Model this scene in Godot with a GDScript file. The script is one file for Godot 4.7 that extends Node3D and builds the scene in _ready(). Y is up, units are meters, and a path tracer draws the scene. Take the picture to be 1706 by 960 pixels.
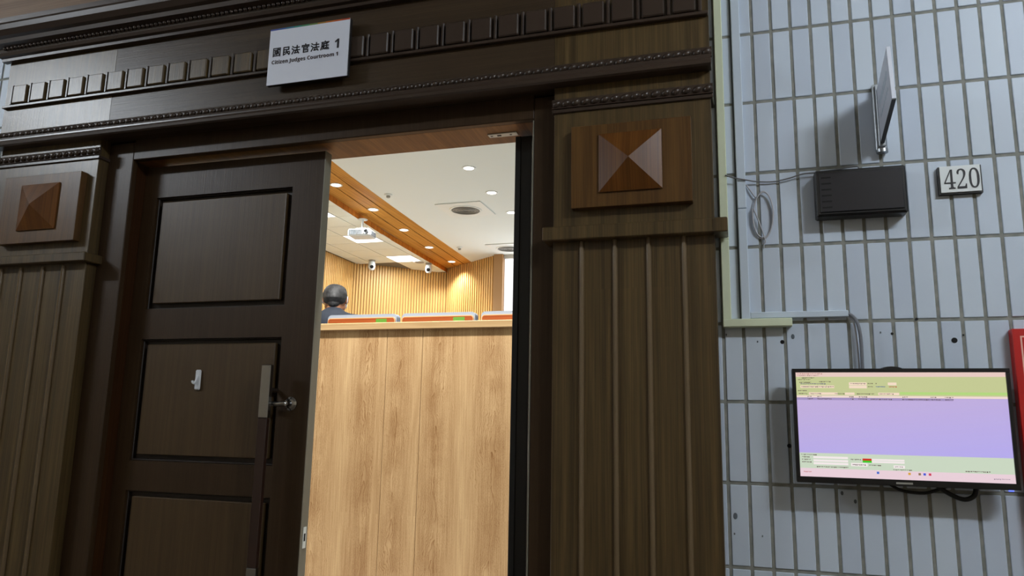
extends Node3D

# ---------------------------------------------------------------- materials
var M := {}
var names := {}
var boxes := {}
const PITCH := 0.061          # tile column pitch
const ROW := 0.24487          # tile row pitch
const ROW0 := 2.29773         # height of tile joint row 0

func mat(key: String, c: Color, rough := 0.5, metal := 0.0, spec := 0.5) -> StandardMaterial3D:
	var m := StandardMaterial3D.new()
	m.resource_name = key
	m.albedo_color = c
	m.roughness = rough
	m.metallic = metal
	m.metallic_specular = spec
	M[key] = m
	return m

func streaks(seed_: int, freq: float, along: int) -> Image:
	var n := FastNoiseLite.new()
	n.seed = seed_
	n.frequency = freq
	n.fractal_octaves = 3
	var im := n.get_seamless_image(512, along)
	im.resize(512, 512, Image.INTERPOLATE_CUBIC)
	return im

# straight-grained veneer: fine pores over broad bands, running down the picture (or across it)
func grain(seed_: int, light: Color, dark: Color, contrast: float, across := false) -> Array:
	var fine := streaks(seed_, 0.16, 20)
	var mid := streaks(seed_ + 7, 0.035, 12)
	var broad := streaks(seed_ + 13, 0.010, 8)
	var im := Image.create(512, 512, false, Image.FORMAT_RGB8)
	var hm := Image.create(512, 512, false, Image.FORMAT_RGB8)
	for y in 512:
		for x in 512:
			var f := fine.get_pixel(x, y).r
			var v := 0.5 + contrast * ((f - 0.5) * 0.9 + (mid.get_pixel(x, y).r - 0.5) * 0.7 + (broad.get_pixel(x, y).r - 0.5) * 0.6)
			var c := dark.lerp(light, clampf(v, 0.0, 1.0))
			var g := clampf(f, 0.0, 1.0)
			if across:
				im.set_pixel(y, x, c)
				hm.set_pixel(y, x, Color(g, g, g))
			else:
				im.set_pixel(x, y, c)
				hm.set_pixel(x, y, Color(g, g, g))
	return [ImageTexture.create_from_image(im), ImageTexture.create_from_image(hm)]

func wood(key: String, tex: Array, sc: Vector3, rough: float, spec := 0.5, bump := 0.02, tint := Color.WHITE) -> StandardMaterial3D:
	var m := mat(key, tint, rough, 0.0, spec)
	m.albedo_texture = tex[0]
	m.uv1_triplanar = true
	m.uv1_world_triplanar = true
	m.uv1_scale = sc
	m.uv1_triplanar_sharpness = 8.0
	if bump > 0.0:
		m.heightmap_enabled = true
		m.heightmap_texture = tex[1]
		m.heightmap_scale = bump
	return m

# flat-sawn oak veneer with cathedral arches
func oak_texture() -> ImageTexture:
	var w := 1024
	var h := 768
	var im := Image.create(w, h, false, Image.FORMAT_RGB8)
	var fine := streaks(91, 0.2, 14)
	var n := FastNoiseLite.new()
	n.seed = 5
	n.frequency = 0.008
	var light := Color(0.80, 0.675, 0.505)
	var dark := Color(0.54, 0.39, 0.245)
	for y in h:
		for x in w:
			var bw := 132.0                        # one leaf of veneer
			var leaf := int(floor(x / bw))
			var u := (x - (leaf + 0.5) * bw) / bw + 0.12 * sin(leaf * 2.3)
			u += n.get_noise_2d(x * 0.8, y * 0.5) * 0.16 + n.get_noise_2d(x * 3.0, y * 2.2 + 400.0) * 0.035
			var yy := (y + 130.0 * fmod(leaf * 1.7, 3.0)) / 768.0
			var d := sqrt(u * u * 34.0 + 0.05) * 0.8 - yy * 0.85 + n.get_noise_2d(x * 0.3 + 900.0, y * 0.5) * 0.16
			var ring := d * 8.0
			ring = ring - floor(ring)
			var line := pow(ring, 4.0)
			var f := fine.get_pixel(x % 512, y % 512).r - 0.5
			var v := 0.80 - 0.60 * line * clampf(1.25 - absf(u) * 1.9, 0.3, 1.0) + f * 0.40 + n.get_noise_2d(x * 2.2, y * 0.1) * 0.22 - 0.30 * exp(-u * u * 28.0) * clampf(0.5 + n.get_noise_2d(x * 0.6, y * 0.8 + 77.0) * 1.4, 0.0, 1.0)
			im.set_pixel(x, y, dark.lerp(light, clampf(v, 0.0, 1.0)))
	return ImageTexture.create_from_image(im)

func screen_texture() -> ImageTexture:
	var w := 1060
	var h := 596
	var im := Image.create(w, h, false, Image.FORMAT_RGB8)
	im.fill(Color8(196, 180, 234))
	for y in range(140, 470):
		var t := (y - 140) / 330.0
		for x in w:
			var s := x / 1060.0
			im.set_pixel(x, y, Color8(200, 180, 228).lerp(Color8(186, 176, 246), clampf(t * 0.8 + (s - 0.5) * 0.3, 0.0, 1.0)))
	im.fill_rect(Rect2i(0, 0, w, 26), Color8(238, 208, 200))
	im.fill_rect(Rect2i(0, 26, w, 118), Color8(202, 208, 152))
	im.fill_rect(Rect2i(540, 112, 520, 14), Color8(184, 222, 130))
	im.fill_rect(Rect2i(0, 134, w, 12), Color8(246, 224, 214))
	im.fill_rect(Rect2i(0, 146, 800, 14), Color8(168, 150, 198))
	im.fill_rect(Rect2i(0, 462, w, 134), Color8(208, 222, 200))
	im.fill_rect(Rect2i(0, 548, w, 48), Color8(240, 214, 224))
	var paper := Color8(250, 226, 204)
	for r in [Rect2i(24, 76, 46, 15), Rect2i(72, 76, 44, 15), Rect2i(118, 76, 44, 15), Rect2i(164, 76, 40, 15), Rect2i(282, 58, 92, 16), Rect2i(282, 76, 92, 16), Rect2i(482, 58, 44, 16), Rect2i(68, 116, 152, 14), Rect2i(258, 116, 50, 14), Rect2i(430, 116, 106, 14), Rect2i(74, 480, 180, 12), Rect2i(74, 498, 180, 12), Rect2i(74, 514, 180, 12), Rect2i(374, 486, 164, 10), Rect2i(374, 498, 164, 10), Rect2i(268, 512, 84, 18), Rect2i(482, 518, 56, 16)]:
		im.fill_rect(r, paper if r.position.y < 400 else Color8(250, 240, 240))
	im.fill_rect(Rect2i(328, 486, 46, 11), Color8(214, 44, 30))
	im.fill_rect(Rect2i(328, 497, 46, 11), Color8(60, 206, 40))
	var rng := RandomNumberGenerator.new()
	rng.seed = 11
	var ink := Color8(92, 78, 70)
	# small unreadable print: rows of little marks
	for row in [[12, 40, 70, ink], [34, 30, 66, ink], [20, 56, 60, ink], [24, 64, 130, Color8(90, 90, 130)], [126, 52, 60, ink], [30, 81, 170, ink], [290, 63, 80, ink], [380, 62, 24, ink], [420, 62, 8, ink], [380, 80, 24, ink], [420, 80, 48, Color8(70, 90, 160)], [488, 80, 36, Color8(190, 70, 50)], [10, 104, 44, ink], [12, 121, 48, ink], [74, 121, 60, ink], [206, 121, 46, ink], [320, 121, 90, ink], [436, 121, 70, ink], [60, 138, 24, ink], [112, 138, 24, ink], [280, 138, 24, ink], [330, 138, 44, ink], [552, 138, 26, ink], [690, 138, 24, ink], [760, 138, 40, ink], [60, 151, 24, ink], [112, 151, 72, ink], [286, 151, 12, ink], [326, 151, 40, ink], [390, 151, 108, ink], [550, 151, 130, ink], [690, 151, 48, ink], [762, 151, 36, ink], [10, 470, 76, ink], [14, 483, 44, ink], [14, 497, 44, ink], [14, 511, 44, ink], [268, 490, 48, ink], [276, 519, 66, ink], [360, 519, 60, ink], [490, 524, 40, ink], [90, 536, 160, ink], [480, 540, 90, ink], [830, 536, 110, ink], [20, 566, 40, Color8(190, 90, 90)], [10, 6, 130, Color8(180, 120, 110)], [10, 16, 110, Color8(170, 130, 120)], [960, 572, 70, Color8(150, 130, 150)]]:
		var x: int = row[0]
		while x < row[0] + row[2]:
			var ww := rng.randi_range(3, 7)
			im.fill_rect(Rect2i(x, row[1], ww, rng.randi_range(3, 6)), row[3])
			x += ww + rng.randi_range(2, 4)
	for k in 5:
		im.fill_rect(Rect2i([396, 552, 602, 626, 652][k], 556, 12, 12), [Color8(70, 110, 210), Color8(226, 170, 60), Color8(150, 120, 90), Color8(70, 90, 220), Color8(210, 60, 90)][k])
	return ImageTexture.create_from_image(im)

func make_materials():
	var dark_v := grain(3, Color(0.350, 0.282, 0.165), Color(0.222, 0.170, 0.088), 1.0)
	var dark_h := grain(23, Color(0.265, 0.212, 0.150), Color(0.195, 0.150, 0.102), 0.8, true)
	var door_v := grain(43, Color(0.275, 0.222, 0.150), Color(0.220, 0.168, 0.106), 0.75)
	var brown_v := grain(31, Color(0.45, 0.32, 0.17), Color(0.33, 0.22, 0.105), 0.9)
	wood("facade_wood", dark_v, Vector3(2.2, 0.7, 2.2), 0.36, 0.5)
	wood("frieze_wood", dark_h, Vector3(0.7, 2.2, 0.7), 0.38, 0.4)
	wood("plate_wood", brown_v, Vector3(2.2, 0.8, 2.2), 0.38, 0.42, 0.02, Color(0.84, 0.84, 0.78))
	wood("pyramid_wood", brown_v, Vector3(2.0, 0.4, 2.0), 0.34, 0.36, 0.005, Color(0.92, 0.82, 0.66))
	wood("door_wood", door_v, Vector3(2.0, 0.6, 2.0), 0.42, 0.36, 0.02, Color(0.86, 0.80, 0.76))
	wood("door_panel_wood", door_v, Vector3(2.6, 0.7, 2.6), 0.42, 0.42, 0.02, Color(1.08, 1.05, 0.98))
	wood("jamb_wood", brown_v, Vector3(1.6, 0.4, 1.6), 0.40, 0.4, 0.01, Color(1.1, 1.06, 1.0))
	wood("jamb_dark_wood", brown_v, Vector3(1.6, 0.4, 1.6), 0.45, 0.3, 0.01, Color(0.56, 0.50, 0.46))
	mat("moulding_wood", Color(0.215, 0.168, 0.135), 0.33)
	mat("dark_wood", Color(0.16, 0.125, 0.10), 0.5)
	mat("reed_wood", Color(0.40, 0.335, 0.245), 0.25)
	mat("bar_wood", Color(0.17, 0.10, 0.07), 0.35)
	wood("bulkhead_wood", dark_h, Vector3(0.5, 1.5, 0.5), 0.5, 0.3, 0.0, Color(1.75, 1.75, 1.85))
	for k in 4:
		var t: float = [0.0, 0.018, -0.015, 0.008][k]
		mat("tile_%d" % k, Color(0.745 + t, 0.79 + t, 0.845 + t * 0.7), 0.45, 0.0, 0.4)
	var gn := NoiseTexture2D.new()
	var fn := FastNoiseLite.new()
	fn.seed = 8
	fn.frequency = 0.05
	gn.noise = fn
	gn.width = 256
	gn.height = 256
	gn.seamless = true
	var cr := Gradient.new()
	cr.set_color(0, Color(0.47, 0.48, 0.46))
	cr.set_color(1, Color(0.58, 0.58, 0.55))
	gn.color_ramp = cr
	var grout := mat("grout", Color.WHITE, 0.9, 0.0, 0.2)
	grout.albedo_texture = gn
	grout.uv1_triplanar = true
	grout.uv1_world_triplanar = true
	grout.uv1_scale = Vector3(2, 2, 2)
	mat("hole", Color(0.05, 0.05, 0.05), 0.9)
	mat("smudge", Color(0.36, 0.39, 0.42), 0.8)
	mat("plaster", Color(0.80, 0.79, 0.76), 0.9)
	mat("corridor_wall", Color(0.70, 0.64, 0.55), 0.9)
	mat("corridor_floor", Color(0.40, 0.35, 0.29), 0.5)
	mat("chrome", Color(0.62, 0.62, 0.62), 0.16, 1.0)
	mat("aluminium", Color(0.66, 0.68, 0.70), 0.32, 0.9)
	mat("edge_metal", Color(0.50, 0.49, 0.44), 0.45, 0.2)
	mat("white_plastic", Color(0.84, 0.86, 0.88), 0.4)
	mat("duct_white", Color(0.76, 0.81, 0.86), 0.4)
	mat("duct_cream", Color(0.80, 0.83, 0.72), 0.45)
	mat("black_plastic", Color(0.035, 0.036, 0.045), 0.35)
	mat("led_face", Color(0.10, 0.10, 0.125), 0.3)
	mat("black_rubber", Color(0.03, 0.03, 0.03), 0.6)
	mat("grey_cable", Color(0.42, 0.43, 0.46), 0.5)
	mat("pale_cable", Color(0.66, 0.66, 0.68), 0.5)
	mat("thin_cable", Color(0.42, 0.42, 0.43), 0.5)
	mat("sign_white", Color(0.86, 0.88, 0.93), 0.4)
	mat("sign_edge", Color(0.12, 0.11, 0.11), 0.4)
	mat("ink", Color(0.10, 0.09, 0.11), 0.6)
	mat("ink_brown", Color(0.17, 0.09, 0.09), 0.6)
	mat("plate_white", Color(0.86, 0.88, 0.88), 0.35)
	mat("red_board", Color(0.72, 0.07, 0.05), 0.4)
	mat("line_pale", Color(0.90, 0.72, 0.66), 0.5)
	# courtroom
	mat("court_ceiling", Color(0.865, 0.885, 0.865), 0.9)
	mat("court_panel", Color(0.87, 0.885, 0.845), 0.9)
	mat("panel_joint", Color(0.42, 0.40, 0.35), 0.9)
	mat("band_gap", Color(0.22, 0.13, 0.05), 0.9)
	var pine := grain(51, Color(0.78, 0.56, 0.25), Color(0.62, 0.40, 0.13), 1.0)
	wood("beam_wood", pine, Vector3(1.6, 1.6, 0.5), 0.5, 0.3, 0.0)
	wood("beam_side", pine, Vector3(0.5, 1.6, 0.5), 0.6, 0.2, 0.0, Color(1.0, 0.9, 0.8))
	var slat := grain(61, Color(0.845, 0.69, 0.44), Color(0.76, 0.58, 0.325), 0.8)
	wood("slat_wood", slat, Vector3(2, 0.5, 2), 0.42, 0.4, 0.0)
	mat("slat_back", Color(0.66, 0.50, 0.29), 0.7)
	mat("pier_wood", Color(0.66, 0.50, 0.32), 0.6)
	var oak := oak_texture()
	wood("oak", [oak, oak], Vector3(0.5, 0.667, 0.5), 0.45, 0.35, 0.0)
	mat("oak_rail", Color(0.70, 0.55, 0.37), 0.45)
	var railtex := grain(71, Color(0.75, 0.63, 0.465), Color(0.66, 0.535, 0.37), 0.8, true)
	wood("oak_rail", railtex, Vector3(0.8, 2.5, 0.8), 0.45, 0.35, 0.0)
	var cher := grain(81, Color(0.60, 0.30, 0.12), Color(0.46, 0.205, 0.075), 0.7, true)
	wood("chair_wood", cher, Vector3(1, 3, 1), 0.35, 0.5, 0.0)
	mat("chair_edge", Color(0.74, 0.56, 0.38), 0.5)
	mat("chair_cloth", Color(0.50, 0.53, 0.57), 0.9)
	mat("chair_leg", Color(0.2, 0.2, 0.21), 0.4, 0.6)
	mat("green_tag", Color(0.30, 0.47, 0.10), 0.6)
	mat("carpet", Color(0.62, 0.61, 0.60), 0.95)
	mat("vent_white", Color(0.865, 0.88, 0.86), 0.5)
	mat("vent_throat", Color(0.47, 0.47, 0.45), 0.6)
	mat("vent_grey", Color(0.60, 0.59, 0.55), 0.6)
	mat("lens", Color(0.02, 0.02, 0.03), 0.12)
	mat("projector_white", Color(0.78, 0.80, 0.80), 0.4)
	mat("vent_dark", Color(0.32, 0.34, 0.36), 0.6)
	var hn := NoiseTexture2D.new()
	var hf := FastNoiseLite.new()
	hf.seed = 77
	hf.frequency = 0.03
	hf.fractal_octaves = 4
	hn.noise = hf
	hn.width = 256
	hn.height = 256
	hn.seamless = true
	var hg := Gradient.new()
	hg.set_color(0, Color(0.05, 0.05, 0.055))
	hg.set_color(1, Color(0.30, 0.30, 0.31))
	hn.color_ramp = hg
	var hm := mat("hair", Color.WHITE, 0.6)
	hm.albedo_texture = hn
	hm.uv1_triplanar = true
	hm.uv1_scale = Vector3(5, 3.5, 5)
	hm.heightmap_enabled = true
	hm.heightmap_texture = hn
	hm.heightmap_scale = 0.6
	mat("skin", Color(0.72, 0.50, 0.38), 0.55).subsurf_scatter_enabled = false
	mat("shirt", Color(0.125, 0.15, 0.195), 0.85)
	mat("trousers", Color(0.08, 0.08, 0.10), 0.85)
	mat("shoe", Color(0.04, 0.04, 0.04), 0.4)
	mat("mask", Color(0.88, 0.90, 0.92), 0.8)
	mat("bench_cloth", Color(0.25, 0.26, 0.28), 0.9)
	glow("lamp_white", Color(1.0, 0.985, 0.97), 3.0)
	glow("downlight_glow", Color(1.0, 0.96, 0.93), 5.0)
	glow("tube_glow", Color(0.93, 0.97, 1.0), 4.0)
	glow("blind_glow", Color(0.97, 0.98, 1.0), 1.25)
	glow("power_led", Color(0.1, 0.25, 1.0), 2.5)
	var sc := mat("screen", Color(0.01, 0.01, 0.012), 0.3)
	sc.emission_enabled = true
	sc.emission = Color.BLACK
	sc.emission_texture = screen_texture()
	sc.emission_energy_multiplier = 0.92

func glow(key: String, c: Color, e: float):
	var m := mat(key, Color(0.8, 0.8, 0.8), 0.5)
	m.emission_enabled = true
	m.emission = c
	m.emission_energy_multiplier = e

# ---------------------------------------------------------------- mesh helpers
func numbered(n: String) -> String:
	if not names.has(n):
		names[n] = 0
		return n
	names[n] += 1
	return "%s_%03d" % [n, names[n]]

func mb() -> SurfaceTool:
	var st := SurfaceTool.new()
	st.begin(Mesh.PRIMITIVE_TRIANGLES)
	return st

func tri(st: SurfaceTool, a: Vector3, b: Vector3, c: Vector3, out: Vector3):
	var g := (b - a).cross(c - a)
	if g.length_squared() < 1e-18:
		return
	var n := g.normalized()
	if n.dot(out) < 0.0:
		n = -n
	else:
		var t := b
		b = c
		c = t
	for p in [a, b, c]:
		st.set_normal(n)
		st.add_vertex(p)

func poly(st: SurfaceTool, pts: Array, out: Vector3):
	for i in range(1, pts.size() - 1):
		tri(st, pts[0], pts[i], pts[i + 1], out)

# a box from a to b with all edges chamfered by c
func box(st: SurfaceTool, a: Vector3, b: Vector3, c := 0.0):
	var lo := Vector3(minf(a.x, b.x), minf(a.y, b.y), minf(a.z, b.z))
	var hi := Vector3(maxf(a.x, b.x), maxf(a.y, b.y), maxf(a.z, b.z))
	var m := (lo + hi) * 0.5
	var e := (hi - lo) * 0.5
	c = minf(c, minf(e.x, minf(e.y, e.z)) * 0.9)
	for ax in 3:
		var u := (ax + 1) % 3
		var v := (ax + 2) % 3
		for s in [-1.0, 1.0]:
			var q := []
			for k in [[-1, -1], [1, -1], [1, 1], [-1, 1]]:
				var p := Vector3.ZERO
				p[ax] = s * e[ax]
				p[u] = k[0] * (e[u] - c)
				p[v] = k[1] * (e[v] - c)
				q.append(m + p)
			var o := Vector3.ZERO
			o[ax] = s
			poly(st, q, o)
		if c > 0.0:
			for su in [-1.0, 1.0]:
				for sv in [-1.0, 1.0]:
					var q := []
					for k in [[-1, 0], [1, 0], [1, 1], [-1, 1]]:
						var p := Vector3.ZERO
						p[ax] = k[0] * (e[ax] - c)
						p[u] = su * (e[u] - (c if k[1] == 1 else 0.0))
						p[v] = sv * (e[v] - (0.0 if k[1] == 1 else c))
						q.append(m + p)
					var o := Vector3.ZERO
					o[u] = su
					o[v] = sv
					poly(st, q, o)
	if c > 0.0:
		for sx in [-1.0, 1.0]:
			for sy in [-1.0, 1.0]:
				for sz in [-1.0, 1.0]:
					var s := Vector3(sx, sy, sz)
					tri(st, m + s * (e - Vector3(0, c, c)), m + s * (e - Vector3(c, 0, c)), m + s * (e - Vector3(c, c, 0)), s)

# smooth quads between rings of points
func loft(st: SurfaceTool, rings: Array, closed := true, cap := true):
	var nrm := []
	var cnt: int = rings[0].size()
	for i in rings.size():
		var row := []
		for j in cnt:
			var up: Vector3 = rings[mini(i + 1, rings.size() - 1)][j] - rings[maxi(i - 1, 0)][j]
			var jn := (j + 1) % cnt if closed else mini(j + 1, cnt - 1)
			var jp := (j + cnt - 1) % cnt if closed else maxi(j - 1, 0)
			var side: Vector3 = rings[i][jn] - rings[i][jp]
			var nn := side.cross(up)
			if side.length_squared() < 1e-14:      # a pole: take the normal of the neighbouring face
				var o: Array = rings[i - 1] if i > 0 else rings[1]
				nn = ((o[jn] - o[j]) as Vector3).cross(up)
			row.append(nn.normalized())
		nrm.append(row)
	var span := cnt if closed else cnt - 1
	for i in rings.size() - 1:
		for j in span:
			var k := (j + 1) % cnt
			for t in [[i, j, i + 1, k, i, k], [i, j, i + 1, j, i + 1, k]]:
				# clockwise as seen from outside
				for q in 3:
					st.set_normal(nrm[t[q * 2]][t[q * 2 + 1]])
					st.add_vertex(rings[t[q * 2]][t[q * 2 + 1]])
	if cap and closed:
		poly(st, rings[0], rings[0][0] - rings[1][0])
		poly(st, rings[-1], rings[-1][0] - rings[-2][0])

func tube(st: SurfaceTool, pts: Array, r: float, seg := 8):
	var rings := []
	var ref := Vector3(0.13, 0.31, 0.94)
	for i in pts.size():
		var d: Vector3 = (pts[mini(i + 1, pts.size() - 1)] - pts[maxi(i - 1, 0)]).normalized()
		var u := ref - d * ref.dot(d)
		u = (u if u.length() > 0.05 else Vector3.RIGHT).normalized()
		ref = u
		var v := d.cross(u)
		var ring := []
		for k in seg:
			var a := TAU * k / seg
			ring.append(pts[i] + u * cos(a) * r + v * sin(a) * r)
		rings.append(ring)
	loft(st, rings)

func curve(pts: Array, steps := 6) -> Array:
	var outp := []
	for i in pts.size() - 1:
		var p0: Vector3 = pts[maxi(i - 1, 0)]
		var p3: Vector3 = pts[mini(i + 2, pts.size() - 1)]
		for s in steps:
			outp.append((pts[i] as Vector3).cubic_interpolate(pts[i + 1], p0, p3, s / float(steps)))
	outp.append(pts[-1])
	return outp

# turned shape: profile of (radius, height) about axis, from origin
func lathe(st: SurfaceTool, prof: Array, xf: Transform3D, seg := 24):
	var rings := []
	for p in prof:
		var ring := []
		for k in seg:
			var a := -TAU * k / seg
			ring.append(xf * Vector3(cos(a) * p[0], p[1], sin(a) * p[0]))
		rings.append(ring)
	for i in rings.size() - 1:
		loft(st, [rings[i], rings[i + 1]], true, false)

# a moulding run along x: profile of (y, z); a mitred end moves out with z so that the moulding returns
func moulding(st: SurfaceTool, prof: Array, x0: float, x1: float, z0: float, m0 := 0.0, m1 := 0.0):
	var a := []
	var b := []
	for p in prof:
		var d: float = p[1] - z0
		a.append(Vector3(x0 - d * m0, p[0], p[1]))
		b.append(Vector3(x1 + d * m1, p[0], p[1]))
	for i in prof.size() - 1:
		var dy: float = prof[i + 1][0] - prof[i][0]
		var dz: float = prof[i + 1][1] - prof[i][1]
		poly(st, [a[i], b[i], b[i + 1], a[i + 1]], Vector3(0, -dz, dy) if prof[-1][0] > prof[0][0] else Vector3(0, dz, -dy))
	for e in [[a, -1.0, m0], [b, 1.0, m1]]:
		var pts: Array = e[0]
		var sx: float = e[1]
		var c := Vector3(pts[0].x, (pts[0].y + pts[-1].y) * 0.5, z0)
		for i in pts.size() - 1:
			if e[2] == 0.0:
				tri(st, c, pts[i], pts[i + 1], Vector3(sx, 0, 0))
			else:
				var q0 := Vector3(pts[i].x, pts[i].y, z0)
				var q1 := Vector3(pts[i + 1].x, pts[i + 1].y, z0)
				poly(st, [pts[i], pts[i + 1], q1, q0], Vector3(sx, 0, 0.01))

func part(called: String, st: SurfaceTool, m: String, parent: Node) -> MeshInstance3D:
	return put(called, st.commit(), m, parent)

func put(called: String, mesh: Mesh, m: String, parent: Node) -> MeshInstance3D:
	var o := MeshInstance3D.new()
	o.mesh = mesh
	o.material_override = M[m]
	o.name = called
	parent.add_child(o, true)
	return o

func boxpart(called: String, a: Vector3, b: Vector3, m: String, parent: Node, c := 0.0) -> MeshInstance3D:
	var st := mb()
	box(st, a, b, c)
	return part(called, st, m, parent)

func thing(called: String, label: String, category: String, at := Vector3.ZERO, group := "") -> Node3D:
	var o := Node3D.new()
	o.name = numbered(called)
	add_child(o)
	o.position = at
	o.set_meta("label", label)
	o.set_meta("category", category)
	if group != "":
		o.set_meta("group", group)
	return o

func setting(called: String, label: String, category: String) -> Node3D:
	var o := thing(called, label, category)
	o.set_meta("kind", "structure")
	return o

func shell(called: String, label: String, category: String, a: Vector3, b: Vector3, m: String) -> MeshInstance3D:
	var st := mb()
	box(st, a, b)
	var o := part(numbered(called), st, m, self)
	o.set_meta("label", label)
	o.set_meta("category", category)
	o.set_meta("kind", "structure")
	return o

# smooth-joined tapered capsules meshed as surface nets: bones are [a, b, radius a, radius b]
func nets(bones: Array, h: float, k: float, grow := 0.0) -> ArrayMesh:
	var lo := Vector3.ONE * 1e9
	var hi := -lo
	for b in bones:
		for e in [[0, 2], [1, 3]]:
			var r: Vector3 = Vector3.ONE * (b[e[1]] + grow + h * 2.5)
			lo = lo.min(b[e[0]] - r)
			hi = hi.max(b[e[0]] + r)
	var n := Vector3i((hi - lo) / h) + Vector3i(2, 2, 2)
	var f := PackedFloat32Array()
	f.resize(n.x * n.y * n.z)
	f.fill(1.0)
	for b in bones:
		var ra: float = b[2] + grow
		var rb: float = b[3] + grow
		var m := maxf(ra, rb) + k + h * 2.0
		var pa: Vector3 = b[0]
		var ab: Vector3 = b[1] - b[0]
		var l2 := maxf(ab.length_squared(), 1e-9)
		var i0 := Vector3i((pa.min(b[1]) - Vector3.ONE * m - lo) / h).max(Vector3i.ZERO)
		var i1 := (Vector3i((pa.max(b[1]) + Vector3.ONE * m - lo) / h) + Vector3i.ONE).min(n - Vector3i.ONE)
		for z in range(i0.z, i1.z + 1):
			for y in range(i0.y, i1.y + 1):
				var idx := (z * n.y + y) * n.x
				for x in range(i0.x, i1.x + 1):
					var p := lo + Vector3(x, y, z) * h - pa
					var t := clampf(p.dot(ab) / l2, 0.0, 1.0)
					var d := (p - ab * t).length() - lerpf(ra, rb, t)
					var o := f[idx + x]
					var q := clampf(0.5 + 0.5 * (o - d) / k, 0.0, 1.0)
					f[idx + x] = lerpf(o, d, q) - k * q * (1.0 - q)
	var vid := {}
	var verts := PackedVector3Array()
	var nr := PackedVector3Array()
	var sy := n.x
	var sz := n.x * n.y
	for z in n.z - 1:
		for y in n.y - 1:
			for x in n.x - 1:
				var i := z * sz + y * sy + x
				var v := [f[i], f[i + 1], f[i + sy], f[i + sy + 1], f[i + sz], f[i + sz + 1], f[i + sz + sy], f[i + sz + sy + 1]]
				var neg := 0
				for q in 8:
					if v[q] < 0.0:
						neg += 1
				if neg == 0 or neg == 8:
					continue
				var sum := Vector3.ZERO
				var cnt := 0
				for e in [[0, 1], [2, 3], [4, 5], [6, 7], [0, 2], [1, 3], [4, 6], [5, 7], [0, 4], [1, 5], [2, 6], [3, 7]]:
					var va: float = v[e[0]]
					var vb: float = v[e[1]]
					if (va < 0.0) != (vb < 0.0):
						var t := va / (va - vb)
						var ca := Vector3(e[0] & 1, (e[0] >> 1) & 1, e[0] >> 2)
						var cb := Vector3(e[1] & 1, (e[1] >> 1) & 1, e[1] >> 2)
						sum += ca.lerp(cb, t)
						cnt += 1
				vid[i] = verts.size()
				verts.append(lo + (Vector3(x, y, z) + sum / cnt) * h)
				nr.append(Vector3(v[1] + v[3] + v[5] + v[7] - v[0] - v[2] - v[4] - v[6], v[2] + v[3] + v[6] + v[7] - v[0] - v[1] - v[4] - v[5], v[4] + v[5] + v[6] + v[7] - v[0] - v[1] - v[2] - v[3]).normalized())
	var ind := PackedInt32Array()
	for i in vid:
		for ax in 3:
			var st: int = [1, sy, sz][ax]
			var s1: int = [sy, sz, 1][ax]
			var s2: int = [sz, 1, sy][ax]
			if (f[i] < 0.0) == (f[i + st] < 0.0):
				continue
			if not (vid.has(i - s1) and vid.has(i - s2) and vid.has(i - s1 - s2)):
				continue
			var q := [vid[i], vid[i - s1], vid[i - s1 - s2], vid[i - s2]]
			var o: Array = [0, 1, 2, 0, 2, 3] if f[i] >= 0.0 else [0, 2, 1, 0, 3, 2]
			for j in o:
				ind.append(q[j])
	var arr := []
	arr.resize(Mesh.ARRAY_MAX)
	arr[Mesh.ARRAY_VERTEX] = verts
	arr[Mesh.ARRAY_NORMAL] = nr
	arr[Mesh.ARRAY_INDEX] = ind
	var am := ArrayMesh.new()
	am.add_surface_from_arrays(Mesh.PRIMITIVE_TRIANGLES, arr)
	return am

func area_light(parent: Node, at: Vector3, size: Vector2, energy: float, c: Color, turn := Vector3(-PI / 2, 0, 0)):
	var l := AreaLight3D.new()
	l.name = "light"
	l.area_size = size
	l.light_energy = energy
	l.light_color = c
	l.shadow_enabled = true
	l.area_range = 20.0
	l.area_attenuation = 2.0
	l.position = at
	l.rotation = turn
	parent.add_child(l, true)

# ---------------------------------------------------------------- the place
func _ready():
	var cam := Camera3D.new()
	cam.name = "camera"
	cam.position = Vector3(-0.0840, 1.0, 2.4305)
	cam.rotation = Vector3(0.1782, 0.2955, 0.0189)
	cam.fov = rad_to_deg(2.0 * atan(480.0 / 1237.11))
	cam.near = 0.02
	cam.current = true
	add_child(cam)
	var we := WorldEnvironment.new()
	we.name = "environment"
	var env := Environment.new()
	env.background_mode = Environment.BG_COLOR
	env.background_color = Color.BLACK
	env.tonemap_mode = Environment.TONE_MAPPER_LINEAR
	env.tonemap_exposure = 1.0
	env.sdfgi_enabled = true
	env.ssao_enabled = true
	env.ssil_enabled = true
	we.environment = env
	add_child(we)
	make_materials()
	corridor_lamp(Vector3(2.2, 3.5, 2.3), 5.5, "white ceiling fluorescent lamp over the corridor, on the side of the tiled wall")
	corridor_lamp(Vector3(-5.15, 3.5, 2.25), 4.3, "white ceiling fluorescent lamp over the corridor, beyond the left end of the wooden surround")

	corridor()
	courtroom_shell()
	surround()
	door_leaf()
	right_leaf()
	partition()
	ceiling_fittings()
	chairs()
	person()
	wall_things()

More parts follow.
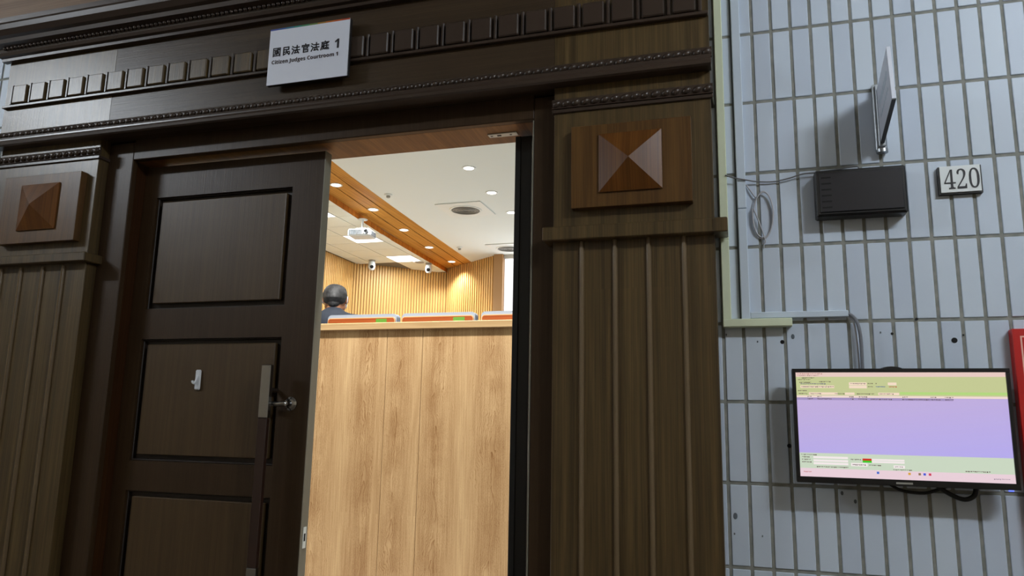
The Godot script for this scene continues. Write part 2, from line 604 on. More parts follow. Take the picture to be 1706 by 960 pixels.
func corridor_lamp(at: Vector3, energy: float, label: String):
	var t := thing("fluorescent_lamp", label, "lamp", at)
	boxpart("housing", Vector3(-0.64, -0.045, -0.06), Vector3(0.64, 0.0, 0.06), "white_plastic", t, 0.01)
	for x in [-0.62, 0.62]:
		boxpart("socket", Vector3(x - 0.015, -0.09, -0.02), Vector3(x + 0.015, -0.045, 0.02), "white_plastic", t, 0.004)
	var st := mb()
	tube(st, [Vector3(-0.605, -0.075, 0), Vector3(0.605, -0.075, 0)], 0.016, 12)
	part("tube", st, "tube_glow", t)
	for k in 6:
		var l := OmniLight3D.new()
		l.name = "light"
		l.position = Vector3(-0.5 + 0.2 * k, -0.155, 0)
		l.light_energy = energy / 6.0
		l.light_color = Color(0.93, 0.965, 1.0)
		l.light_size = 0.06
		l.omni_range = 25.0
		l.omni_attenuation = 2.0
		l.shadow_enabled = true
		t.add_child(l, true)

func corridor():
	shell("floor", "grey polished corridor floor", "floor", Vector3(-9, -0.1, -0.17), Vector3(6, 0, 4.8), "corridor_floor")
	shell("ceiling", "plain pale corridor ceiling", "ceiling", Vector3(-9, 3.5, 0), Vector3(6, 3.6, 4.8), "plaster")
	shell("wall_back", "plain pale corridor wall facing the courtroom door", "wall", Vector3(-9, 0, 4.8), Vector3(6, 3.5, 4.95), "corridor_wall")
	shell("wall_left", "plain end wall at the left end of the corridor", "wall", Vector3(-9.15, 0, 0), Vector3(-9, 3.5, 4.8), "plaster")
	shell("wall_right", "plain end wall at the right end of the corridor", "wall", Vector3(6, 0, 0), Vector3(6.15, 3.5, 4.8), "plaster")
	var w := setting("wall_front", "corridor wall of upright white-blue glazed tiles with grey joints", "wall")
	var st := mb()
	box(st, Vector3(-9, 0, -0.17), Vector3(-2.56, 3.5, -0.0032))
	box(st, Vector3(-0.70, 0, -0.17), Vector3(6, 3.5, -0.0032))
	box(st, Vector3(-2.56, 2.10, -0.17), Vector3(-0.70, 3.5, -0.0032))
	box(st, Vector3(-9, 3.5, -0.17), Vector3(6, 4.6, 0.0))
	part("grout", st, "grout", w)
	var ts := mb()
	box(ts, Vector3(-0.0257, -0.1176, -0.008), Vector3(0.0257, 0.1176, 0.0), 0.0018)
	var tile := ts.commit()
	var rng := RandomNumberGenerator.new()
	rng.seed = 4
	var far := []
	for r in range(-4, 9):
		for c in range(-70, 60):
			var x := (c + 0.5) * PITCH
			var at := Vector3(x, ROW0 - (r + 0.5) * ROW, rng.randf_range(-0.0004, 0.0004))
			var near := (c >= -3 and c <= 15) or (c >= -57 and c <= -53)
			if x > -3.2 and x < -0.19:
				continue
			if near and r >= -3:
				var o := put("tile", tile, "tile_%d" % rng.randi_range(0, 3), w)
				o.position = at
				o.rotation = Vector3(rng.randf_range(-0.003, 0.003), rng.randf_range(-0.006, 0.006), 0)
			else:
				far.append(Transform3D(Basis.IDENTITY, at))
	var mm := MultiMesh.new()
	mm.transform_format = MultiMesh.TRANSFORM_3D
	mm.mesh = tile
	mm.instance_count = far.size()
	for i in far.size():
		mm.set_instance_transform(i, far[i])
	var mi := MultiMeshInstance3D.new()
	mi.multimesh = mm
	mi.material_override = M["tile_0"]
	mi.name = "tile_field"
	mi.set_meta("kind", "stuff")
	w.add_child(mi)
	# old drill holes and scuffs in the glaze
	var hs := mb()
	lathe(hs, [[0.0, 0.0], [0.008, 0.0], [0.007, 0.0008], [0.0, 0.0008]], Transform3D(Basis(Vector3.RIGHT, PI / 2), Vector3.ZERO), 12)
	var hole := hs.commit()
	for p in [[0.524, 1.257, 1.0], [0.0525, 1.258, 0.8], [0.4295, 1.321, 0.55], [0.0588, 0.944, 0.8], [0.361, 1.279, 0.5], [0.548, 1.272, 0.35]]:
		var o := put("drill_hole", hole, "hole", w)
		o.position = Vector3(p[0], p[1], 0.0008)
		o.scale = Vector3(p[2], p[2], 1)
	for p in [[0.084, 1.2744, 0.9], [0.198, 0.812, 0.7], [0.2324, 0.79, 0.7], [-0.104, 0.732, 1.1], [-0.113, 1.283, 0.4], [-0.02, 1.26, 0.4], [-0.108, 0.68, 0.4], [-0.028, 0.678, 0.35], [0.33, 1.283, 0.4]]:
		var o := put("scuff", hole, "smudge", w)
		o.position = Vector3(p[0], p[1], 0.0006)
		o.scale = Vector3(p[2] * 0.7, p[2] * 1.1, 1)

func courtroom_shell():
	shell("floor", "carpeted floor of the courtroom behind the door", "floor", Vector3(-9, -0.1, -14.5), Vector3(2, 0, -0.17), "carpet")
	shell("floor", "raised carpeted platform behind the oak partition", "floor", Vector3(-8.1, 0, -12.9), Vector3(1.5, 0.78, -1.42), "carpet")
	var B := Vector3(-8.15, 0, -11.99)
	var C := Vector3(-6.52, 0, -13.44)
	var D := Vector3(-4.94, 0, -12.28)
	slat_wall("wall_far_left", "left courtroom wall clad in light timber slats", Vector3(-8.10, 0, -7.4), B, 4.4, 0.07)
	slat_wall("wall_far_back", "back courtroom wall clad in light timber slats, left half with two ceiling cameras before it", B, C, 4.45, 0.064)
	slat_wall("wall_far_back", "back courtroom wall clad in light timber slats, right half with a pool of lamp light", C, D, 4.5, 0.085)
	var pier := shell("trim_1", "smooth tan timber pier between the slatted wall and the bright window", "trim", Vector3(-4.96, 0, -12.6), Vector3(-4.76, 4.5, -12.22), "pier_wood")
	pier.name = "trim_1"
	shell("wall_far_left", "near part of the left courtroom wall in light timber", "wall", Vector3(-8.25, 0, -7.4), Vector3(-8.10, 4.5, -0.17), "slat_wood")
	shell("wall_far_right", "plain right wall of the courtroom", "wall", Vector3(1.5, 0, -12.6), Vector3(1.65, 4.5, -0.17), "plaster")
	var st := mb()
	box(st, Vector3(-4.76, 0, -12.45), Vector3(1.5, 1.2, -12.3))
	box(st, Vector3(-2.6, 1.2, -12.45), Vector3(1.5, 4.5, -12.3))
	box(st, Vector3(-4.76, 4.42, -12.45), Vector3(-2.6, 4.5, -12.3))
	var w := part(numbered("wall_far_back"), st, "plaster", self)
	w.set_meta("label", "plain courtroom wall around the bright window")
	w.set_meta("category", "wall")
	w.set_meta("kind", "structure")
	var win := setting("window_1", "tall window with a glaring white blind at the far right of the courtroom", "window")
	boxpart("blind", Vector3(-4.75, 1.21, -12.36), Vector3(-2.61, 4.41, -12.34), "blind_glow", win)
	boxpart("frame", Vector3(-4.76, 1.2, -12.40), Vector3(-2.6, 4.42, -12.37), "white_plastic", win)
	area_light(win, Vector3(-3.68, 2.8, -12.32), Vector2(2.1, 3.1), 3.5, Color(0.97, 0.98, 1.0), Vector3(0, PI, 0))
	# ceiling: plaster on the right, a timber band, panels on the left
	var xl := [Vector3(-6.05, 4.5, -5.9), Vector3(-6.18, 4.5, -7.54), Vector3(-6.37, 4.5, -9.95), Vector3(-6.50, 4.5, -13.5)]
	var xr := [Vector3(-5.32, 4.5, -5.9), Vector3(-5.43, 4.5, -7.1), Vector3(-5.55, 4.5, -9.3), Vector3(-5.72, 4.5, -13.5)]
	var c := setting("ceiling", "cream courtroom ceiling with a diagonal timber band and a lower panelled side", "ceiling")
	st = mb()
	box(st, Vector3(-8.4, 4.512, -14.5), Vector3(2, 4.7, -0.17))
	for i in 3:
		poly(st, [xr[i], xr[i + 1], Vector3(2, 4.5, xr[i + 1].z), Vector3(2, 4.5, xr[i].z)], Vector3.DOWN)
	poly(st, [Vector3(-5.32, 4.5, -5.9), Vector3(2, 4.5, -5.9), Vector3(2, 4.5, -0.17), Vector3(-5.0, 4.5, -0.17)], Vector3.DOWN)
	part("plaster_field", st, "court_ceiling", c)
	# boards of the timber band: three long rows, each of several boards
	var rng := RandomNumberGenerator.new()
	rng.seed = 9
	var zs := [-0.2, -2.4, -4.3, -6.4, -8.0, -9.4, -11.3, -13.5]
	for row in 3:
		var f0: float = [0.0, 0.37, 0.71][row]
		var f1: float = [0.34, 0.68, 1.0][row]
		for i in zs.size() - 1:
			var za: float = zs[i] - (0.0 if i == 0 else 0.5 * ((row * 2) % 3))
			var zb: float = zs[i + 1] - (0.0 if i == zs.size() - 2 else 0.5 * ((row * 2) % 3)) + 0.004
			var q := []
			for z in [za, zb]:
				var l := band_x(xl, z)
				var r := band_x(xr, z)
				q.append(Vector3(lerpf(l, r, f0), 4.5, z))
				q.append(Vector3(lerpf(l, r, f1), 4.5, z))
			st = mb()
			var dy := Vector3(0, 0.010, 0)
			poly(st, [q[0], q[1], q[3], q[2]], Vector3.DOWN)
			poly(st, [q[0], q[2], q[2] + dy, q[0] + dy], Vector3.LEFT)
			poly(st, [q[1], q[3], q[3] + dy, q[1] + dy], Vector3.RIGHT)
			poly(st, [q[0], q[1], q[1] + dy, q[0] + dy], Vector3.BACK)
			poly(st, [q[2], q[3], q[3] + dy, q[2] + dy], Vector3.FORWARD)
			part("board", st, "beam_wood", c)
	st = mb()
	for i in range(-1, 3):
		var a := Vector3(band_x(xl, -0.2), 4.5105, -0.2) if i < 0 else Vector3(xl[i].x, 4.5105, xl[i].z)
		var a2 := Vector3(band_x(xr, -0.2), 4.5105, -0.2) if i < 0 else Vector3(xr[i].x, 4.5105, xr[i].z)
		poly(st, [a, Vector3(xl[i + 1].x, 4.5105, xl[i + 1].z), Vector3(xr[i + 1].x, 4.5105, xr[i + 1].z), a2], Vector3.DOWN)
	part("band_backing", st, "band_gap", c)
	# lower side: side face of the step, backing and panels
	st = mb()
	for i in range(-1, 3):
		var a := Vector3(band_x(xl, -0.2), 4.5, -0.2) if i < 0 else xl[i] as Vector3
		var b: Vector3 = xl[i + 1]
		poly(st, [a, b, b - Vector3(0, 0.1, 0), a - Vector3(0, 0.1, 0)], Vector3.RIGHT)
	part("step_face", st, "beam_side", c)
	st = mb()
	box(st, Vector3(-8.3, 4.409, -13.6), Vector3(-6.51, 4.45, -0.2))
	for i in range(-1, 3):
		var a := Vector3(band_x(xl, -0.2), 4.41, -0.2) if i < 0 else Vector3(xl[i].x, 4.41, xl[i].z)
		var b := Vector3(xl[i + 1].x, 4.41, xl[i + 1].z)
		poly(st, [a, b, Vector3(-6.6, 4.41, b.z), Vector3(-6.6, 4.41, a.z)], Vector3.DOWN)
	part("panel_backing", st, "panel_joint", c)
	var lampcells := {}
	for k in 24:
		var z0 := -13.31 + 0.605 * k
		for col in 4:
			var x0: float = [-8.12, -7.765, -7.16, -6.555][col] + 0.009
			var x1: float = [-7.765, -7.16, -6.555, -6.0][col] - 0.009
			if (col == 2 and (k % 3 == 2)) or z0 > -0.7:
				continue                                   # light panels take these places
			var e0 := x1
			var e1 := x1
			if col == 3:
				e0 = band_x(xl, z0 + 0.006) - 0.002
				e1 = band_x(xl, z0 + 0.599) - 0.002
			var q := [Vector3(x0, 4.4, z0 + 0.006), Vector3(e0, 4.4, z0 + 0.006), Vector3(e1, 4.4, z0 + 0.599), Vector3(x0, 4.4, z0 + 0.599)]
			if z0 < -12.3 and col < 2:
				continue
			st = mb()
			poly(st, q, Vector3.DOWN)
			var mid := Vector3((x0 + e0) / 2, 4.4, z0 + 0.3)
			for i in 4:
				var j := (i + 1) % 4
				var o: Vector3 = (q[i] + q[j]) / 2 - mid
				poly(st, [q[i], q[j], q[j] + Vector3(0, 0.009, 0), q[i] + Vector3(0, 0.009, 0)], o)
			part("ceiling_panel", st, "court_panel", c)

func band_x(l: Array, z: float) -> float:
	for i in l.size() - 1:
		if z >= l[i + 1].z or i == l.size() - 2:
			var t: float = (z - l[i].z) / (l[i + 1].z - l[i].z)
			return lerpf(l[i].x, l[i + 1].x, t)
	return l[-1].x

func slat_wall(called: String, label: String, a: Vector3, b: Vector3, h: float, pitch: float):
	var w := setting(called, label, "wall")
	var d := (b - a).normalized()
	var len := a.distance_to(b)
	var inn := d.cross(Vector3.UP).normalized()       # towards the room
	if inn.dot(Vector3(-3, 0, -5) - a) < 0:
		inn = -inn
	w.position = a
	w.basis = Basis(d, Vector3.UP, d.cross(Vector3.UP))
	var s := signf(inn.dot(d.cross(Vector3.UP)))
	var st := mb()
	box(st, Vector3(-0.02, 0, -0.15 * s), Vector3(len + 0.02, h, -0.02 * s))
	part("backing", st, "slat_back", w)
	st = mb()
	box(st, Vector3(-pitch * 0.31, 0.0, -0.02 * s), Vector3(pitch * 0.31, h, 0.004 * s), 0.005)
	var slat := st.commit()
	var n := int(len / pitch)
	for i in n:
		var o := put("slat", slat, "slat_wood", w)
		o.position = Vector3((i + 0.5) * len / n, 0, 0)

const PL := -0.659    # right pilaster, left and right edge
const PR := -0.137
const LL := -3.182    # left pilaster
const LR := -2.630

func surround():
	var t := setting("trim_2", "dark brown carved wooden door surround with pilasters and frieze", "door surround")
	var st := mb()
	# casing round the opening, lining boards
	box(st, Vector3(-2.63, 0, 0), Vector3(-2.50, 2.14, 0.03), 0.003)
	box(st, Vector3(-0.745, 0, 0), Vector3(-0.62, 2.14, 0.03), 0.003)
	box(st, Vector3(-2.50, 2.06, 0), Vector3(-0.745, 2.20, 0.03), 0.003)
	part("casing", st, "door_wood", t)
	st = mb()
	box(st, Vector3(-2.56, 0, -0.172), Vector3(-2.503, 2.06, -0.001))
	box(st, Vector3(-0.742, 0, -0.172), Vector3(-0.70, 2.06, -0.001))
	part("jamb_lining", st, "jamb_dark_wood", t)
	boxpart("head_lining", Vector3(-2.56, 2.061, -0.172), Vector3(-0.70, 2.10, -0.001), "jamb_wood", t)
	# frieze: centre board and the two blocks above the pilasters
	boxpart("frieze_board", Vector3(-2.60, 2.15, 0), Vector3(-0.66, 2.58, 0.08), "frieze_wood", t)
	boxpart("frieze_board", Vector3(-3.205, 2.15, 0), Vector3(-2.601, 2.58, 0.0805), "facade_wood", t)
	boxpart("frieze_board", Vector3(-0.659, 2.15, 0), Vector3(PR, 2.58, 0.0805), "facade_wood", t)
	# dentil row: square blocks over a narrow shelf, with slim fillets between
	boxpart("dentil_shelf", Vector3(-3.20, 2.338, 0.08), Vector3(PR, 2.350, 0.099), "moulding_wood", t, 0.002)
	var edges := []
	for i in 30:
		edges.append(-3.157 + 0.1057 * i if i <= 12 else (-1.889 + 0.0999 * (i - 12) if i <= 17 else -1.3895 + 0.1021 * (i - 17)))
	for i in 30:
		var x: float = edges[i]
		if i < 29:
			var w: float = edges[i + 1] - x
			boxpart("dentil", Vector3(x + 0.016, 2.354, 0.08), Vector3(x + w - 0.012, 2.438, 0.103), "moulding_wood" if i > 14 else "facade_wood", t, 0.004)
		boxpart("dentil_fillet", Vector3(x - 0.006, 2.350, 0.08), Vector3(x + 0.008, 2.446, 0.096), "moulding_wood", t, 0.004)
	# crown with a fine bead
	st = mb()
	moulding(st, [[2.562, 0.08], [2.562, 0.105], [2.575, 0.105], [2.580, 0.118], [2.592, 0.125], [2.600, 0.112], [2.616, 0.118], [2.624, 0.150], [2.640, 0.156], [2.646, 0.172], [2.664, 0.190], [2.684, 0.196], [2.690, 0.20], [2.712, 0.20], [2.712, 0.08]], -3.205, PR, 0.08, 1.0, 0.0)
	part("crown_moulding", st, "moulding_wood", t)
	var bead := SphereMesh.new()
	bead.radius = 0.0105
	bead.height = 0.021
	bead.radial_segments = 10
	bead.rings = 6
	var small := MultiMesh.new()
	small.transform_format = MultiMesh.TRANSFORM_3D
	small.mesh = bead
	small.instance_count = 140
	for i in 140:
		small.set_instance_transform(i, Transform3D(Basis.from_scale(Vector3(0.8, 0.7, 0.8)), Vector3(-3.2 + i * 0.0219, 2.613, 0.122)))
	var mi := MultiMeshInstance3D.new()
	mi.multimesh = small
	mi.material_override = M["moulding_wood"]
	mi.name = "crown_bead"
	mi.set_meta("kind", "stuff")
	t.add_child(mi)
	boxpart("bulkhead", Vector3(-9.0, 2.722, 0), Vector3(PR, 3.5, 0.17), "bulkhead_wood", t)
	# rope moulding with the cornice under it
	rope(t, -3.21, PR + 0.008, 2.2065, 0.08)
	st = mb()
	moulding(st, [[2.143, 0.08], [2.143, 0.122], [2.148, 0.129], [2.158, 0.131], [2.168, 0.126], [2.172, 0.118], [2.178, 0.118], [2.182, 0.110], [2.190, 0.108], [2.190, 0.08]], -3.21, PR, 0.08, 1.0, 0.12)
	part("cornice", st, "moulding_wood", t)
	pilaster(t, PL, PR, -0.592, -0.200, -0.498, -0.293, [-0.5616, -0.4522, -0.3437, -0.2327], 0.0)
	pilaster(t, LL, LR, -3.095, -2.679, -2.990, -2.784, [-3.080, -2.972, -2.853, -2.744], 0.012)

# a rope moulding: back strip, with a bead for every turn of the rope
func rope(t: Node3D, x0: float, x1: float, y: float, z: float):
	var st := mb()
	moulding(st, [[y - 0.017, z], [y - 0.017, z + 0.012], [y - 0.010, z + 0.008], [y + 0.010, z + 0.008], [y + 0.017, z + 0.010], [y + 0.017, z]], x0, x1, z)
	var r := part("rope_moulding", st, "moulding_wood", t)
	var bd := mb()
	var rings := []
	for i in 9:
		var a := PI * i / 8.0
		var ring := []
		for k in 10:
			var b := TAU * k / 10.0
			ring.append(Vector3(-cos(a) * 0.0135 + sin(b) * sin(a) * 0.004, sin(b) * sin(a) * 0.0125, cos(b) * sin(a) * 0.0115))
		rings.append(ring)
	loft(bd, rings)
	var bead := bd.commit()
	var n := int((x1 - x0) / 0.032)
	for i in n:
		var o := put("bead", bead, "moulding_wood", r)
		o.position = Vector3(x0 + 0.016 + i * (x1 - x0 - 0.032) / (n - 1), y, z + 0.009)

func pilaster(t: Node3D, x0: float, x1: float, p0: float, p1: float, q0: float, q1: float, reeds: Array, dy: float):
	var p := boxpart("pilaster", Vector3(x0, 0, 0), Vector3(x1, 2.15, 0.08), "facade_wood", t, 0.002)
	rope(t, x0 - 0.006, x1 + 0.008, 2.078 + dy, 0.08)
	boxpart("fillet", Vector3(x0 - 0.006, 2.047 + dy, 0.0), Vector3(x1 + 0.008, 2.061 + dy, 0.088), "moulding_wood", t, 0.002)
	boxpart("plate", Vector3(p0, 1.696 + dy * 0.5, 0.08), Vector3(p1, 1.981 + dy * 1.5, 0.112), "plate_wood", p, 0.0015)
	# low pyramid block
	var y0 := 1.744 + dy
	var y1 := 1.944 + dy
	var st := mb()
	var ap := Vector3((q0 + q1) / 2, (y0 + y1) / 2, 0.158)
	var c := [Vector3(q0, y0, 0.118), Vector3(q1, y0, 0.118), Vector3(q1, y1, 0.118), Vector3(q0, y1, 0.118)]
	for i in 4:
		var j := (i + 1) % 4
		var o: Vector3 = (c[i] + c[j]) / 2 - ap
		tri(st, c[i], c[j], ap, Vector3(o.x, o.y, 0.1))
		poly(st, [c[i], c[j], c[j] - Vector3(0, 0, 0.006), c[i] - Vector3(0, 0, 0.006)], Vector3(o.x, o.y, 0))
	part("pyramid_block", st, "pyramid_wood", p)
	# ledge under the plate
	st = mb()
	var right := x1 > -1.0
	box(st, Vector3(x0 - (0.028 if right else 0.02), 1.590 + dy * 1.8, 0.0), Vector3(x1 + (0.0 if right else 0.028), 1.636 + dy, 0.12), 0.003)
	if right:
		box(st, Vector3(x1 - 0.01, 1.590, 0.030), Vector3(x1 + 0.040, 1.636, 0.12), 0.003)
	part("ledge", st, "facade_wood", p)
	# half-round reeds
	for x in reeds:
		st = mb()
		var ring0 := []
		var ring1 := []
		for k in 9:
			var a := PI * k / 8.0
			ring0.append(Vector3(x + cos(a) * 0.0085, 0.0, 0.079 + sin(a) * 0.0125))
			ring1.append(Vector3(x + cos(a) * 0.0085, 1.59 + dy, 0.079 + sin(a) * 0.0125))
		loft(st, [ring1, ring0], false, false)
		part("reed", st, "reed_wood", p)

func door_leaf():
	var t := setting("door_1", "closed dark brown door leaf with three raised panels, a long pull bar and a lever", "door")
	var x0 := -2.501
	var x1 := -1.628
	var st := mb()
	var open := [[1.43, 1.912], [0.820, 1.306], [0.20, 0.704]]
	box(st, Vector3(x0, 0.008, -0.094), Vector3(-2.43, 2.050, -0.05))
	box(st, Vector3(-1.766, 0.008, -0.094), Vector3(x1, 2.050, -0.05))
	var ys := [2.050, 1.912, 1.43, 1.306, 0.820, 0.704, 0.20, 0.008]
	for i in 4:
		box(st, Vector3(-2.43, ys[i * 2 + 1], -0.094), Vector3(-1.766, ys[i * 2], -0.05))
	var fr := part("frame", st, "door_wood", t)
	for o in open:
		st = mb()
		box(st, Vector3(-2.43, o[0], -0.088), Vector3(-1.766, o[1], -0.076))
		# sloped inner edge mould
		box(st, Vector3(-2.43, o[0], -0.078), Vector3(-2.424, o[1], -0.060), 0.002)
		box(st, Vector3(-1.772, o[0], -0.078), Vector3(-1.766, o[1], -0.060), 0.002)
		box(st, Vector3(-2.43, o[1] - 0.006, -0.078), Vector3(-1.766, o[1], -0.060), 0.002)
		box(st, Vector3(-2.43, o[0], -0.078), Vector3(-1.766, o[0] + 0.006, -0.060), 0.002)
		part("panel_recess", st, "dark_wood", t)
		boxpart("raised_panel", Vector3(-2.398, o[0] + 0.024, -0.078), Vector3(-1.793, o[1] - 0.022, -0.050), "door_panel_wood", t, 0.003)
	# metal-faced closing edge with the lock's strike plate
	boxpart("edge_strip", Vector3(x1, 0.008, -0.094), Vector3(x1 + 0.003, 2.050, -0.05), "edge_metal", t)
	var sp := boxpart("strike_plate", Vector3(x1 + 0.003, 0.53, -0.084), Vector3(x1 + 0.0045, 0.605, -0.064), "vent_white", t)
	boxpart("latch_hole", Vector3(x1 + 0.0045, 0.555, -0.079), Vector3(x1 + 0.005, 0.582, -0.069), "hole", sp)
	# long pull bar
	var b := boxpart("pull_bar", Vector3(-1.790, 0.468, 0.008), Vector3(-1.752, 0.996, 0.028), "bar_wood", t, 0.002)
	for yy in [[0.996, 1.194], [0.27, 0.468]]:
		boxpart("bar_cap", Vector3(-1.7915, yy[0], 0.0065), Vector3(-1.7505, yy[1], 0.0295), "chrome", b, 0.003)
	for yy in [1.10, 0.37]:
		st = mb()
		lathe(st, [[0.0, 0.0], [0.010, 0.0], [0.010, 0.058], [0.0, 0.058]], Transform3D(Basis(Vector3.RIGHT, PI / 2), Vector3(-1.771, yy, -0.050)), 14)
		part("standoff", st, "chrome", b)
	# lever handle behind the bar
	st = mb()
	lathe(st, [[0.0, 0.0], [0.026, 0.0], [0.026, 0.005], [0.018, 0.010], [0.011, 0.012], [0.010, 0.040], [0.0, 0.042]], Transform3D(Basis(Vector3.RIGHT, PI / 2), Vector3(-1.703, 1.051, -0.050)), 20)
	var rose := part("rose", st, "chrome", t)
	st = mb()
	tube(st, curve([Vector3(-1.703, 1.051, -0.016), Vector3(-1.712, 1.051, -0.008), Vector3(-1.735, 1.049, -0.006), Vector3(-1.765, 1.051, -0.006), Vector3(-1.790, 1.054, -0.006), Vector3(-1.808, 1.056, -0.008)]), 0.0095, 10)
	part("lever", st, "chrome", rose)

	# adhesive hook stuck on the middle panel
	var h := thing("adhesive_hook", "small white plastic adhesive hook stuck on the middle panel of the dark door", "hook", Vector3(-2.131, 1.10, -0.050))
	boxpart("base", Vector3(-0.013, 0.0, 0.0), Vector3(0.013, 0.080, 0.010), "white_plastic", h, 0.0045)
	st = mb()
	tube(st, curve([Vector3(0, 0.058, 0.008), Vector3(0, 0.040, 0.014), Vector3(-0.004, 0.026, 0.020), Vector3(-0.010, 0.030, 0.022), Vector3(-0.012, 0.036, 0.022)]), 0.0045, 8)
	part("prong", st, "white_plastic", h)

func right_leaf():
	var t := setting("door_2", "open right door leaf swung into the courtroom, seen edge-on as a black strip", "door")
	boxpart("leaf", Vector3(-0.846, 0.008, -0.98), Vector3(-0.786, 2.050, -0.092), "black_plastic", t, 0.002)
	boxpart("seal_strip", Vector3(-0.848, 0.008, -0.110), Vector3(-0.826, 2.050, -0.088), "black_rubber", t, 0.002)
	boxpart("jamb_strip", Vector3(-0.749, 0.0, -0.012), Vector3(-0.7455, 2.055, 0.0285), "edge_metal", t)
	var sp := boxpart("bolt_plate", Vector3(-0.952, 2.0575, -0.098), Vector3(-0.840, 2.0605, -0.068), "vent_white", t)
	for x in [-0.940, -0.865]:
		boxpart("screw", Vector3(x - 0.004, 2.0565, -0.087), Vector3(x + 0.004, 2.0575, -0.079), "vent_dark", sp)
	boxpart("bolt_hole", Vector3(-0.918, 2.0565, -0.088), Vector3(-0.902, 2.0575, -0.078), "hole", sp)

func partition():
	var t := thing("partition", "tall light oak partition panel standing inside the open doorway", "partition", Vector3(0, 0, -1.3))
	var xs := [-3.6, -1.946, -1.732, -0.55]
	for i in 3:
		boxpart("panel", Vector3(xs[i] + 0.0012, 0.0, -0.06), Vector3(xs[i + 1] - 0.0012, 1.495, -0.02), "oak", t, 0.001)
	boxpart("core", Vector3(-3.6, 0.0, -0.09), Vector3(-0.55, 1.494, -0.06), "dark_wood", t)
	boxpart("top_rail", Vector3(-3.6, 1.494, -0.11), Vector3(-0.55, 1.534, -0.008), "oak_rail", t, 0.003)

func downlight(at: Vector3, label: String, group: String, energy: float, aim := Vector3.DOWN, angle := 62.0):
	var t := thing("downlight", label, "ceiling light", at, group)
	var st := mb()
	lathe(st, [[0.070, 0.0], [0.095, 0.0], [0.097, -0.006], [0.088, -0.010], [0.072, -0.006]], Transform3D.IDENTITY, 24)
	part("rim", st, "vent_white", t)
	st = mb()
	lathe(st, [[0.0, -0.001], [0.074, -0.001], [0.070, -0.006], [0.0, -0.006]], Transform3D.IDENTITY, 24)
	part("lamp_face", st, "downlight_glow", t)
	var l := SpotLight3D.new()
	l.name = "light"
	l.position = Vector3(0, -0.03, 0)
	l.look_at_from_position(l.position, l.position + aim, Vector3.FORWARD)
	l.spot_angle = angle
	l.spot_angle_attenuation = 0.6
	l.spot_range = 20.0
	l.spot_attenuation = 2.0
	l.light_energy = energy
	l.light_size = 0.06
	l.light_color = Color(0.98, 0.975, 0.96)
	l.shadow_enabled = true
	t.add_child(l, true)

